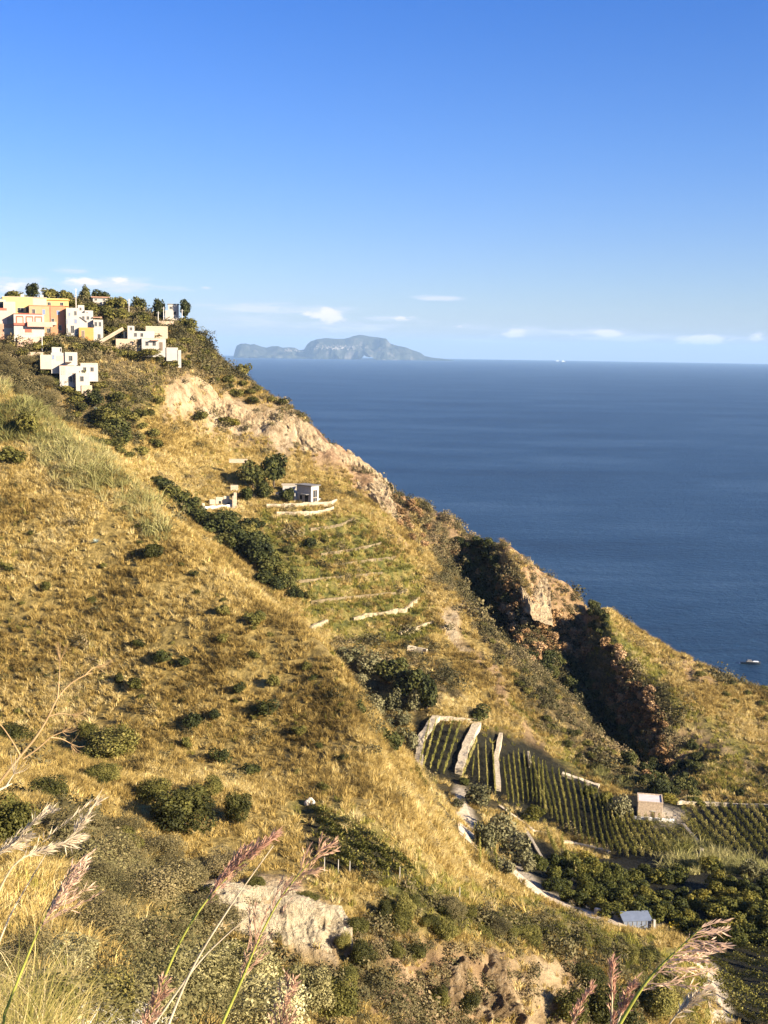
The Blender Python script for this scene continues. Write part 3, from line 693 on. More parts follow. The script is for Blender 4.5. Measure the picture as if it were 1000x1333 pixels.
for kind, px, py, w_, h_, lab in [
 ('shrub', 181, 834, 24, 18, SL+'smaller left end of the row of three'), ('shrub', 211, 850, 32, 27, SL+'roundest, in the middle of a row of three'), ('shrub', 240, 857, 23, 20, SL+'right end of the row of three'),
 ('bush', 155, 880, 16, 24, SL+'narrow one touching a paler bush below the row of three'), ('bush', 176, 886, 26, 24, 'pale olive bush on the golden slope below the row of three'),
 ('shrub', 251, 935, 32, 28, SL+'darkest of a close pair'), ('shrub', 278, 928, 22, 22, SL+'smaller partner in the close pair'), ('bush', 242, 963, 20, 22, 'faded olive bush just under the close pair of round shrubs'),
 ('shrub', 287, 980, 28, 26, SL+'alone under the close pair'), ('shrub', 327, 998, 30, 22, 'flat dark shrub right of the lone one low on the golden slope'),
 ('shrub', 310, 893, 20, 22, SL+'small upright one level with a double bush'), ('bush', 355, 882, 20, 26, 'upper half of the double bush on the golden slope'), ('shrub', 348, 918, 30, 32, 'lower darker half of the double bush on the golden slope'),
 ('bush', 290, 790, 24, 22, 'olive bush high on the golden slope near its crest'), ('bush', 332, 800, 30, 26, 'wider olive bush hanging just below the slope crest'), ('bush', 398, 864, 16, 18, 'small olive bush near the right edge of the golden slope'),
 ('bush', 390, 948, 24, 18, 'low faded bush in the middle of the lower golden slope'), ('shrub', 447, 985, 16, 13, 'tiny dark shrub above the bare patch at the slope end'), ('bush', 290, 828, 20, 18, 'pale bush under the olive bush near the crest'),
 ('bush', 198, 711, 30, 34, 'grey green bush below the reeds high on the golden slope'), ('bush', 163, 660, 14, 14, 'small round bush tucked under the cane reeds'),
 ('bush', 14, 588, 44, 34, 'broad dark bush under the reeds by the photo edge'), ('bush', 36, 545, 40, 44, 'tall dark bush at the upper end of the reeds'), ('bush', 330, 850, 16, 14, 'little dry bush between the pale bush and the double bush'), ('bush', 60, 760, 20, 16, 'faint olive bush alone on the upper left golden slope'), ('bush', 420, 1022, 22, 16, 'faint bush at the bottom of the golden slope'),
 ]: plant(kind, px, py, w_, h_, lab)
plant('near_dark', 140, 958, 82, 62, 'big spreading dark green tree in the fold under the golden slope', 'broad_tree', 'tree', tree=True)
plant('near_dark', 116, 946, 34, 30, 'dark shrub added for the shaded left side of the big spreading tree')  # extra shrub stands in for the shaded left side of the tree
plant('near_dark', 133, 1003, 52, 30, 'low dark shrub in front of the big spreading tree')
plant('near_dark', 240, 1046, 96, 78, 'widest dark green tree in the fold with sunlit yellowish right side', 'broad_tree', 'tree', tree=True)
plant('near_dark', 196, 1022, 54, 46, 'dark tree leaning on the left of the widest tree', 'broad_tree', 'tree', tree=True)
plant('near_dark', 310, 1045, 44, 56, 'rounded dark tree on the right of the widest tree', 'broad_tree', 'tree', tree=True)
plant('near_dark', 275, 1020, 40, 36, 'small dark tree behind the widest tree', 'broad_tree', 'tree', tree=True)
plant('near_dark', 22, 950, 56, 34, 'dark shrub by a dry fennel stalk at the photo edge')
plant('near_dark', 14, 1062, 74, 90, 'tall dark olive bush at the photo edge above the bare soil', 'bush', 'bush')
plant('near_dark', 60, 1020, 60, 40, 'dull green bush behind the dry fennel stalk', 'bush', 'bush')
for px, py, w_, h_, lab in [(150, 1100, 92, 74, 'grey brown fuzzy shrub at the top of the near bank'), (200, 1140, 110, 84, 'widest grey fuzzy shrub in the middle of the near bank'), (250, 1185, 110, 84, 'grey fuzzy shrub low on the near bank by the pale cliff'), (130, 1190, 90, 80, 'grey fuzzy shrub beside the bare sandy soil'), (185, 1220, 100, 64, 'grey fuzzy shrub just behind the silvery bushes'), (95, 1075, 60, 50, 'small grey shrub between dark bushes above the near bank'), (290, 1120, 70, 44, 'grey brown shrub below the dark trees of the fold')]:
    plant('grey', px, py, w_, h_, lab, 'grey_shrub')
plant('near_dark', 160, 1085, 50, 40, 'green shrub among the grey fuzzy shrubs', 'shrub')
for px, py, w_, h_, d, lab in [(250, 1268, 130, 104, 15, 'silvery leaved bush under the red plume, left of its twins'), (322, 1256, 104, 84, 17, 'silvery leaved bush right behind the foremost plumes'), (350, 1312, 130, 96, 13, 'biggest silvery leaved bush at the photo bottom'), (402, 1290, 84, 90, 15, 'silvery leaved bush with its right side against a dark hollow'), (200, 1318, 110, 84, 11, 'silvery leaved bush behind curled white grass')]:
    plant('silver', px, py, w_, h_, lab, 'silver_bush', 'bush', d=d)
for px, py, w_, h_, d, lab in [(130, 1310, 110, 80, 9, 'dark green bush among the yellow grass at the bottom'), (50, 1320, 110, 70, 7, 'dark low bush under the thin yellow grass stems'), (438, 1300, 60, 70, 70, 'dark green bush in the hollow beside the silvery bushes')]:
    plant('near_dark', px, py, w_, h_, lab, 'bush', 'bush', d=d)
# dark trees behind the crest
G_ = 'dark trees of the gully behind the slope crest'
for px, py, w_, h_, d, lab in [(213, 650, 38, 28, 352, 'first and smallest dark tree down the gully'), (234, 664, 40, 34, 348, 'second dark tree down the gully behind the crest'), (258, 684, 42, 38, 342, 'dark tree in the gully below the ruined wall'), (284, 694, 50, 44, 337, 'wide bright green tree of the gully below the ruin'), (308, 706, 46, 44, 333, 'dark tree where the gully thicket is broadest'), (330, 724, 50, 48, 327, 'broadest dark tree of the gully thicket'), (352, 748, 46, 44, 319, 'greyish tree low in the gully thicket'), (374, 764, 30, 36, 315, 'last lone dark tree at the bottom of the gully thicket'), (296, 724, 40, 36, 328, 'dark tree peeping over the crest in the gully'), (345, 768, 36, 30, 313, 'half hidden dark tree at the gully bottom')]:
    plant('dark', px, py, w_, h_, lab, 'gully_tree', 'tree', G_, d, True)
for px, py, w_, h_, d, lab in [(330, 616, 42, 46, 366, 'dark tree left of the pair above the white villa'), (357, 610, 44, 54, 367, 'taller dark tree of the pair above the white villa'), (374, 644, 22, 26, 357, 'small tree standing before the white villa'), (319, 652, 26, 26, 358, 'yellow green tree beside the ruined wall'), (342, 650, 30, 32, 360, 'brownish bush tree left of the villa terrace')]:
    plant('dark' if px != 319 else 'lemon', px, py, w_, h_, lab, 'garden_tree', 'tree', d=d, tree=True)
for kind, px, py, w_, h_, d, lab in [('lemon', 297, 556, 36, 20, 405, 'bright green bush at the foot of the pale cliff'), ('bush', 262, 560, 30, 18, 401, 'brown bush on the ledge under the pale cliff'), ('bush', 405, 776, 20, 17, 313, 'dark round bush on the lowest green terraces'), ('shrub', 404, 712, 26, 24, 334, 'dark bush beside bare soil on the green terraces'), ('shrub', 374, 724, 20, 15, 331, 'small dark bush at the left side of the green terraces'), ('bush', 423, 705, 16, 16, 337, 'small bush under the villa terrace walls'),
  ('shrub', 125, 560, 30, 28, 383, 'dark bush beside pale agaves under the lower white houses'), ('bush', 108, 527, 32, 26, 390, 'green bush directly under the lower white houses'), ('bush', 150, 545, 32, 24, 385, 'green bush right of the dark one under the houses'), ('bush', 205, 546, 22, 16, 396, 'dark bush at the left end of the pale cliff'), ('bush', 62, 447, 24, 20, 409, 'dark green bush under the orange house'), ('bush', 196, 459, 44, 16, 407, 'green hedge bush under the long white house'), ('bush', 88, 446, 26, 12, 410, 'low bush under the orange and white houses'), ('bush', 135, 455, 30, 16, 405, 'bush between the white house cluster and the long white house')]:
    plant(kind, px, py, w_, h_, lab, 'bush', 'bush', d=d)
for kind, px, py, w_, h_, d, lab, tr in [('dark', 42, 376, 22, 18, 452, 'dark domed tree highest on the village hilltop', 1), ('bush', 22, 383, 34, 14, 450, 'olive bush left of the domed hilltop tree', 0), ('bush', 65, 381, 28, 16, 451, 'olive bush right of the domed hilltop tree', 0), ('bush', 84, 383, 24, 15, 450, 'bush above the right yellow house', 0), ('dark', 112, 382, 18, 22, 450, 'spiky dark tree left of the low hilltop house', 1), ('dark', 132, 382, 24, 13, 452, 'flat dark tree behind the low hilltop house', 1), ('bush', 180, 396, 26, 24, 443, 'brown bush crown right of the tall pole', 0), ('bush', 153, 398, 34, 18, 444, 'brown bush left of the tall pole', 0), ('dark', 207, 405, 22, 34, 440, 'dark tall tree left of the small white hilltop house', 1), ('dark', 241, 399, 20, 24, 437, 'dark square tree right of the small white hilltop house', 1), ('bush', 120, 402, 30, 16, 438, 'brown bush on the slope above the white house cluster', 0), ('bush', 150, 415, 36, 16, 434, 'dark bush on the slope above the long white house', 0), ('bush', 185, 414, 28, 16, 431, 'bush just above the long white house', 0), ('bush', 245, 420, 30, 16, 432, 'bush under the square tree at the cliff brink', 0), ('bush', 318, 479, 24, 14, 428, 'dark bush on the ridge against the sea', 0)]:
    plant(kind, px, py+3, w_, h_+10, lab, 'hilltop_tree' if tr else 'bush', 'tree' if tr else 'bush', d=d, tree=bool(tr))
# grove above the vineyard
for kind, px, py, w_, h_, lab in [('olive', 456, 846, 42, 40, 'grey green tree at the upper left of the grove'), ('olive', 483, 858, 44, 40, 'wide grey green tree at the top of the grove'), ('dark', 508, 862, 46, 46, 'dark tree in the top middle of the grove'), ('dark', 533, 876, 56, 58, 'largest dark tree of the grove'), ('dark', 556, 892, 42, 58, 'dark tree at the right edge of the grove by dry grass'), ('olive', 470, 880, 26, 24, 'small tree inside the grove near a dark shadow'), ('olive', 490, 914, 32, 38, 'silver olive tree left in the lower grove'), ('olive', 512, 905, 30, 42, 'upright olive tree in the middle of the grove'), ('olive', 540, 908, 30, 36, 'olive tree on the right in the lower grove'), ('olive', 524, 930, 32, 30, 'olive tree with a pinkish gap above it'), ('dark', 508, 955, 42, 46, 'dark olive tree at the grove bottom'), ('olive', 530, 955, 34, 46, 'grey olive tree beside the left vineyard wall'), ('dark', 466, 916, 26, 24, 'dark tree added for a shadow at the left edge of the grove'), ('olive', 505, 938, 24, 20, 'small olive tree above the dark one at the grove bottom')]:  # dark tree at the left edge is added to stand for a shadow
    plant(kind, px, py, w_, h_, lab, 'olive_tree' if kind == 'olive' else 'broad_tree', 'tree', 'trees of the grove above the vineyard', tree=True)
tag(link('boulder', (lambda me: me)(crown_rock()), None), 'white boulder on the lower golden slope above the small plot', 'boulder').location = hit(404, 1046)
plant('shrub', 623, 926, 36, 26, 'dark bush just above the top of the terraced vines', 'bush', 'bush')
for px, py, w_, h_, lab in [(623, 1031, 50, 38, 'olive tree at the foot of the second vine terrace'), (597, 1042, 22, 20, 'small olive bush at the top of the pale path'), (634, 1080, 40, 60, 'tall olive tree right beside the pale path'), (655, 1068, 40, 52, 'olive tree behind the tall one by the path'), (670, 1098, 50, 52, 'widest olive tree along the stone kerb'), (655, 1122, 36, 32, 'low olive tree nearest the dirt road'), (687, 1120, 26, 30, 'olive tree where kerb meets dirt road'), (808, 1045, 34, 40, 'rounded olive tree touching the left of the stone hut'), (975, 1126, 30, 30, 'pale olive tree below the right hand vineyard'), (1003, 1136, 34, 30, 'pale olive tree at the photo edge below the vineyard')]:
    plant('olive', px, py, w_, h_, lab, 'olive_tree', 'tree', tree=True)
for px, py, w_, h_, lab in [(690, 1056, 38, 28, 'bright green bushy tree at the lower end of the short vine rows'), (788, 1034, 26, 20, 'dark green bush behind the big vineyard'), (768, 1027, 24, 16, 'green bush at the vineyard path end'), (872, 1038, 34, 13, 'low green bush behind the stone hut'), (905, 1040, 30, 12, 'low bush above the wall of the right vineyard'), (604, 1014, 22, 13, 'dark clipped bush below the first vine terrace'), (890, 1098, 22, 18, 'bush inside the curved path end'), (925, 1120, 40, 26, 'green bush below the curved path')]:
    plant('lemon', px, py, w_, h_, lab, 'bush', 'bush')
fill_hill = [(10,446),(30,455),(48,446),(72,447),(100,447),(118,447),(140,452),(158,455),(172,458),(206,462),(222,470),(238,468),(58,480),(72,492),(84,502),(100,508),(122,505),(130,497),(134,484),(60,470),(205,432),(222,440),(232,450),(240,440),(110,395),(95,390),(135,398),(160,422),(145,425),(138,436),(188,421)]
for i, (px, py) in enumerate(fill_hill):
    plant('bush', px, py+2, 20+(i*7) % 9, 13+(i*5) % 6, 'low olive brown bush growing round the village houses', 'bush', 'bush', 'bushes round the village houses', d=None)
# citrus orchard
R = random.Random(21); put = []
OP = [(700,1112),(745,1108),(800,1122),(860,1128),(930,1140),(1040,1150),(1040,1215),(940,1212),(890,1200),(850,1190),(790,1176),(745,1165),(712,1150)]
def inp(x, y, poly): return bool(inpoly(np.array([x*1.0]), np.array([y*1.0]), poly)[0])
for k in range(3000):
    px, py = R.uniform(695, 1040), R.uniform(1108, 1218)
    if not inp(px, py, OP): continue
    s = .85+.25*(py-1108)/110
    if any(abs(px-a)/(17*s) < 1 and abs(py-b)/(10.5*s) < 1 and ((px-a)/(17*s))**2+((py-b)/(10.5*s))**2 < 1 for a, b in put): continue
    if 850 < px < 925 and 1136 < py < 1156: continue
    put.append((px, py))
put.sort(key=lambda q: q[1])
for px, py in put:
    s = .85+.25*(py-1108)/110; f = R.uniform(.85, 1.25)
    plant('lemon', px, py, 30*s*f, 28*s*f, 'rounded citrus tree of the dense dark orchard below the vineyard', 'citrus_tree', 'tree', 'citrus trees of the orchard', tree=True)
plant('yellow', 882, 1201, 24, 20, 'bright yellow leaved tree at the orchard edge behind the big plume', 'yellow_tree', 'tree', tree=True)
plant('lemon', 905, 1212, 30, 24, 'yellowish citrus tree beside the bright yellow one', 'citrus_tree', 'tree', tree=True)
plant('lemon', 960, 1215, 40, 22, 'citrus tree standing over the lowest vine rows', 'citrus_tree', 'tree', tree=True)
# ravine
def fill(kind, poly, n, w0, w1, label, name, cat, group, seed, sep=11, asp=1.0, tree=False):
    R = random.Random(seed); got = []; xs = [p[0] for p in poly]; ys = [p[1] for p in poly]
    for k in range(4000):
        if len(got) >= n: break
        x, y = R.uniform(min(xs), max(xs)), R.uniform(min(ys), max(ys))
        if not inp(x, y, poly) or any(math.hypot(x-a, y-b) < sep for a, b in got): continue
        got.append((x, y))
    for x, y in sorted(got, key=lambda q: q[1]):
        ww = R.uniform(w0, w1); plant(kind, x, y, ww, ww*asp*R.uniform(.85, 1.15), label, name, cat, group, tree=tree)
RL = 'rusty brown leaved shrub on the upper ravine side below the cliff rib'
fill('rust', [(590,715),(600,700),(640,745),(640,790),(618,775)], 10, 13, 18, 'brown leaved shrub in the shaded upper hollow of the ravine', 'rust_shrub', 'shrub', 'brown shrubs of the upper hollow', 39, 11)
fill('rust', [(644,765),(664,748),(700,786),(760,806),(772,835),(765,858),(720,838),(690,860),(655,815),(690,860)], 60, 15, 26, RL, 'rust_shrub', 'shrub', 'rusty shrubs of the upper ravine', 31, 11)
fill('rust', [(772,880),(800,890),(845,890),(852,940),(832,955),(800,930)], 26, 16, 26, 'orange brown shrub clinging under the green ledge of the ravine', 'rust_shrub', 'shrub', 'orange shrubs under the green ledge', 32, 12)
fill('rust', [(828,960),(862,955),(872,985),(866,1010),(842,1005)], 14, 16, 26, 'orange tree low in the ravine above the stone hut', 'rust_shrub', 'shrub', 'orange trees at the ravine bottom', 33, 12)
fill('rust', [(508,640),(548,650),(560,690),(550,712),(530,690),(512,665)], 14, 12, 18, 'dull brown shrub on the rocky shoulder below the ridge', 'rust_shrub', 'shrub', 'brown shrubs on the rocky shoulder', 34, 10)
fill('dark', [(598,700),(632,700),(652,735),(664,770),(650,800),(622,775),(600,735)], 30, 17, 27, 'dark evergreen in the shaded upper hollow of the ravine', 'ravine_tree', 'tree', 'evergreens of the upper hollow', 35, 11, tree=True)
fill('dark', [(708,845),(735,850),(770,880),(800,930),(840,965),(880,1000),(896,1022),(870,1030),(840,1012),(790,950),(745,900),(690,850)], 80, 19, 32, 'dark evergreen in the shaded ravine bottom', 'ravine_tree', 'tree', 'evergreens of the ravine bottom', 36, 12, tree=True)
fill('dark', [(762,775),(788,775),(792,805),(782,825),(768,805)], 8, 14, 20, 'dark evergreen in the notch of the far headland', 'ravine_tree', 'tree', 'evergreens of the headland notch', 37, 9, tree=True)
plant('dark', 733, 744, 24, 16, 'dark bush in the little notch on the ridge skyline', 'bush', 'bush')
plant('rust', 881, 1026, 14, 18, 'pink flowering shrub alone at the ravine foot', 'rust_shrub', 'shrub')
plant('dark', 963, 1030, 14, 20, 'dark small tree at the foot of the far headland', 'ravine_tree', 'tree', tree=True)
fill('bush', [(880,830),(915,850),(1000,892),(1000,935),(960,915),(905,880)], 14, 12, 18, 'small brown green bush on the far headland by the sea', 'bush', 'bush', 'bushes of the far headland', 38, 13, .6)
# bushes of the banks
for kind, px, py, w_, h_, lab in [('near_dark', 524, 1176, 38, 40, 'dark green bush at the left end of the scrubby bank'), ('near_dark', 500, 1180, 26, 36, 'bush added for the shadow beside the dark green bush on the bank'), ('near_dark', 541, 1234, 32, 34, 'dark bush over the broken cliff foot'), ('near_dark', 518, 1232, 24, 30, 'shaded bush left of the one over the broken cliff'), ('near_dark', 420, 1286, 40, 34, 'dark bush at the foot of the pale quarry cliff'), ('near_dark', 770, 1262, 50, 44, 'dark bush filling the hollow at the cliff end'), ('near_dark', 800, 1300, 80, 80, 'largest dark bush behind the big plume'), ('near_dark', 856, 1296, 66, 60, 'rounded olive bush inside the curved path'), ('near_dark', 740, 1300, 54, 60, 'dark bush added to deepen the shaded cliff pocket'), ('grey', 640, 1195, 60, 30, 'brown scrub bush on the crest of the bank'), ('grey', 590, 1175, 56, 30, 'brown scrub bush in the middle of the bank'), ('near_dark', 688, 1212, 40, 26, 'green scrub bush near the dirt road'), ('near_dark', 610, 1300, 36, 30, 'dark tuft bush on the orange cliff'), ('near_dark', 570, 1290, 34, 36, 'dark bush on the left of the orange cliff')]:  # bush touching the first and bush in the cliff pocket added for shadow
    plant(kind, px, py, w_, h_, lab, 'bush', 'bush')
R = random.Random(64)
for k in range(70):                      # small scattered shrubs of the golden slope
    px, py = R.uniform(0, 470), R.uniform(610, 1010)
    if not inp(px, py, [(0,600),(110,600),(200,680),(290,750),(380,820),(440,880),(470,960),(470,1010),(300,1000),(0,930)]): continue
    w_ = R.uniform(7, 15); plant(R.choice(['bush', 'bush', 'shrub']), px, py, w_, w_*.8, 'tiny olive shrub scattered among dry grass of the big golden slope', 'shrub', 'shrub', 'tiny shrubs of the golden slope')
for k, (px, py, w_, h_, d) in enumerate([(222,660,34,30,349),(246,678,36,34,345),(272,696,40,36,339),(268,676,30,24,344),(298,688,36,32,337),(318,712,40,40,329),(322,690,34,30,334),(338,738,40,40,322),(344,716,30,26,330),(362,750,36,36,317),(362,768,30,28,312),(385,778,26,26,311),(206,644,24,20,354),(312,690,44,36,338),(336,704,42,36,333),(352,726,38,32,326),(296,672,34,28,343),(330,684,32,24,340),(378,748,26,22,319),(148,596,40,30,372),(160,612,40,30,368),(135,580,40,34,376)]):
    plant('dark' if k % 3 else 'bush', px, py, w_, h_, 'dark bush of the continuous thicket down the gully behind the crest', 'bush', 'bush', 'bushes of the gully thicket', d=d)
fill('bush', [(620,800),(650,830),(700,880),(780,960),(840,1020),(800,1015),(740,975),(690,910),(640,850)], 34, 12, 20, 'olive scrub bush on the spur face above the big vineyard', 'bush', 'bush', 'bushes of the spur face', 41, 12, .7)
fill('near_dark', [(500,1160),(640,1190),(840,1232),(850,1250),(720,1230),(600,1210),(500,1195)], 16, 22, 40, 'dark scrub bush along the green shelf above the broken cliff', 'bush', 'bush', 'bushes of the green shelf', 42, 20, .7)
fill('rust', [(786,830),(806,838),(846,905),(872,950),(850,950),(820,905)], 26, 14, 24, 'sunlit orange shrub along the rim of the far ravine side', 'rust_shrub', 'shrub', 'orange shrubs of the ravine rim', 45, 11)
fill('dark', [(880,990),(905,960),(912,1030),(890,1030)], 8, 16, 24, 'dark evergreen against the foot of the far headland', 'ravine_tree', 'tree', 'evergreens of the headland foot', 43, 12, tree=True)
fill('grey', [(60,1060),(160,1060),(290,1120),(300,1200),(230,1240),(120,1230)], 22, 44, 76, 'greyish fuzzy shrub of the thicket on the near bank', 'grey_shrub', 'shrub', 'fuzzy shrubs of the near bank', 44, 24, .75)
for px, py, w_, h_, lab in [(300, 1232, 50, 34, 'bush hiding the left foot of the pale quarry cliff'), (350, 1262, 44, 26, 'bush at the middle foot of the pale quarry cliff'), (446, 1222, 26, 34, 'brown bush on the right edge of the pale quarry cliff'), (330, 1146, 36, 18, 'bush overhanging the top of the pale quarry cliff'), (400, 1164, 34, 16, 'small bush on the pale cliff top under the plot'), (268, 1160, 34, 30, 'bush at the upper left end of the pale quarry cliff'), (464, 1198, 34, 34, 'upper bush beside the right end of the pale quarry cliff'), (472, 1236, 40, 40, 'bigger bush lower down beside the pale quarry cliff'), (448, 1266, 44, 30, 'bush at the right foot of the pale quarry cliff'), (385, 1266, 40, 24, 'low bush under the middle of the pale quarry cliff')]:
    plant('near_dark', px, py, w_, h_, lab, 'bush', 'bush')
fill('grey', [(-10,440),(50,462),(70,500),(70,540),(0,490)], 22, 20, 34, 'dark brown brush on the hillside left of the stepped white houses', 'bush', 'bush', 'brown brush of the village slope', 46, 11, .7)
fill('bush', [(90,515),(210,535),(205,580),(170,600),(110,565)], 22, 16, 28, 'green brush on the slope below the stepped white houses', 'bush', 'bush', 'green brush below the houses', 47, 11, .75)
fill('bush', [(240,425),(270,440),(300,485),(380,525),(330,520),(270,490),(235,470)], 22, 12, 22, 'olive brush on the cliff brow above the tuff cliff', 'bush', 'bush', 'brush of the cliff brow', 48, 9, .7)
# pale agaves
def agave_mesh(seed):
    r = random.Random(seed); ps = []
    for k in range(22):
        a = k*2.4; l = r.uniform(.8, 1.1); e = r.uniform(.25, 1.2); c, s = math.cos(a), math.sin(a)
        V = []; 
        for f, w in ((0, .07), (.4, .1), (1, .004)):
            x = l*f*math.cos(e*(1-.25*f)); z = l*f*math.sin(e*(1-.25*f)); V += [(c*x-s*w, s*x+c*w, z), (c*x, s*x, z-.03), (c*x+s*w, s*x-c*w, z)]
        ps.append((V, [(0,1,4,3), (1,2,5,4), (3,4,7,6), (4,5,8,7)]))
    return join_mesh('agave', ps)
ag = [agave_mesh(i) for i in range(2)]
for a in ag: a.materials.append(simple('agave_leaf', (.34, .40, .33), .6, .2))
for i, (px, py, s, lab) in enumerate([(125, 707, .9, 'pale blue agave on the golden slope, higher of the two'), (220, 738, .9, 'pale blue agave lower on the golden slope'), (127, 558, 1.8, 'pale agave in the thicket under the lower white houses')]):
    h = hit(px, py) if i < 2 else Vector((*at(px, py, 381).xy, ground(*at(px, py, 381).xy)))
    o = link('agave', ag[i % 2]); o.location = h; o.scale = (s, s, s); tag(o, lab, 'agave')
# ------------------------------------------------------------------ broken cliff faces
def cliffmat(name, cols, sc):
    m, nt, b = newmat(name); g = nt.nodes.new('ShaderNodeNewGeometry').outputs['Position']
    mp = nt.nodes.new('ShaderNodeMapping'); mp.inputs['Scale'].default_value = (1, 1, .3); nt.links.new(g, mp.inputs[0])
    a = noise_n(nt, mp.outputs[0], sc, 8, .72); b2 = noise_n(nt, g, sc*3, 6, .7)
    nt.links.new(mixc(nt, .4, ramp(nt, a, cols), ramp(nt, b2, cols)), b.inputs['Base Color']); bump(nt, b, b2, .5/sc, 1); return m
def cliff_face(top, foot, nu, nv, amp, sc, mat, label, seed, out=.5):
    T = [at(*p) for p in top]; B = [at(*p) for p in foot]; Lu = sum((T[i+1]-T[i]).length for i in range(len(T)-1))
    us = np.linspace(0, 1, nu); vs = np.linspace(-.06, 1.06, nv)
    def lin(P): return np.stack([np.interp(us*(len(P)-1), range(len(P)), [q[k] for q in P]) for k in range(3)], -1)
    Tt, Bb = lin(T), lin(B); U, Vv = np.meshgrid(us, vs, indexing='ij')
    Pq = Bb[:, None, :]*(1-Vv[..., None]) + Tt[:, None, :]*Vv[..., None]
    Hh = float(np.mean(np.linalg.norm(Tt-Bb, axis=1))); X = U*Lu/sc; Y = Vv*Hh/sc
    wx = X+.6*fbm(X/3, Y/3, seed+5, 3)
    n1 = fbm(wx/2.6, Y/6, seed, 4); n2 = .5-2*np.abs(vnoise(wx/1.1, Y/3.2, seed+9)); n3 = fbm(X/.7, Y/.6, seed+13, 4); n4 = np.abs(fbm(X/4, Y/1.6, seed+21, 3))
    dsp = amp*(1.1*n1+.42*n2+.42*n3+.5*n4)*np.clip((1.02-Vv)*3.2, .15, 1)
    e = np.minimum.reduce([U*6, (1-U)*6, (Vv+.02)*5, (1.02-Vv)*5]) + 2.3*fbm(X/3.5, Y/3.5, seed+31, 5)
    off = out + dsp - 2.2*amp*np.clip(.55-e, 0, 1.5)
    N = np.cross(np.gradient(Pq, axis=0), np.gradient(Pq, axis=1)); N /= np.linalg.norm(N, axis=2, keepdims=True)+1e-9
    s = np.sign((N*(np.array([0, 0, CZ])-Pq)).sum(2, keepdims=True)); N = N*s
    Nm = N.mean((0, 1)); Nm /= np.linalg.norm(Nm); V3 = (Pq+off[..., None]*(N*.4+Nm*.6)).reshape(-1, 3)
    i2, j2 = np.meshgrid(np.arange(nu-1), np.arange(nv-1), indexing='ij'); v0 = (i2*nv+j2).ravel()
    return tag(link('cliff', np_mesh('cliff', V3, np.stack([v0, v0+nv, v0+nv+1, v0+1], 1), False), mat), label, kind='structure')
PQ = cliffmat('pale_tuff', [(.28, (.11,.078,.04)), (.40, (.34,.26,.15)), (.49, (.54,.44,.28)), (.75, (.64,.55,.38))], .5)
OQ = cliffmat('ochre_tuff', [(.32, (.05,.035,.017)), (.45, (.16,.105,.048)), (.53, (.33,.225,.115)), (.70, (.55,.45,.29))], .45)
UQ = cliffmat('upper_tuff', [(.30, (.085,.052,.025)), (.41, (.25,.16,.08)), (.50, (.52,.39,.22)), (.75, (.62,.49,.30))], .2)
cliff_face([(270,1143,98.5),(300,1150,98),(340,1158,98),(380,1165,98),(420,1172,98),(455,1184,98)], [(262,1212,93),(300,1226,93),(340,1242,93),(380,1254,93),(420,1262,92.5),(460,1272,92)], 260, 110, .75, 1, PQ, 'pale pitted quarry cliff under the small vineyard plot', 51)
cliff_face([(490,1212,99.2),(550,1216,101),(600,1228,103),(650,1233,106),(700,1241,110),(750,1248,114)], [(485,1345,92),(550,1352,93),(600,1352,95),(650,1354,97),(690,1350,100),(750,1342,104)], 300, 130, 1.6, 1.15, OQ, 'broken ochre cliff below the scrubby bank', 52, .3)
cliff_face([(214,486,407),(240,487,411),(262,499,413),(285,514,413),(310,527,412),(340,531,412),(370,539,410),(400,557,406),(430,581,402),(458,606,397)], [(210,546,398),(240,553,402),(262,559,404),(285,568,404),(310,577,403),(340,583,402),(370,590,400),(400,606,396),(430,624,392),(456,640,387)], 420, 90, 1.7, 2.4, UQ, 'tall sunlit tuff cliff below the village', 53, .9)
cliff_face([(452,585,405),(472,600,402),(498,621,397.5),(514,628,394.5)], [(450,628,389),(472,646,383),(497,668,373),(516,682,373)], 240, 110, 1.8, 2.4, UQ, 'craggy rock shoulder between the ridge and the villa terraces', 54, .2)
cliff_face([(664,722,371),(680,730,369.5),(696,738,368),(712,748,366.2)], [(668,752,359),(680,778,349),(694,800,342),(720,812,342)], 240, 110, 1.8, 2.2, UQ, 'pale broken rib of rock above the ravine', 55, .2)
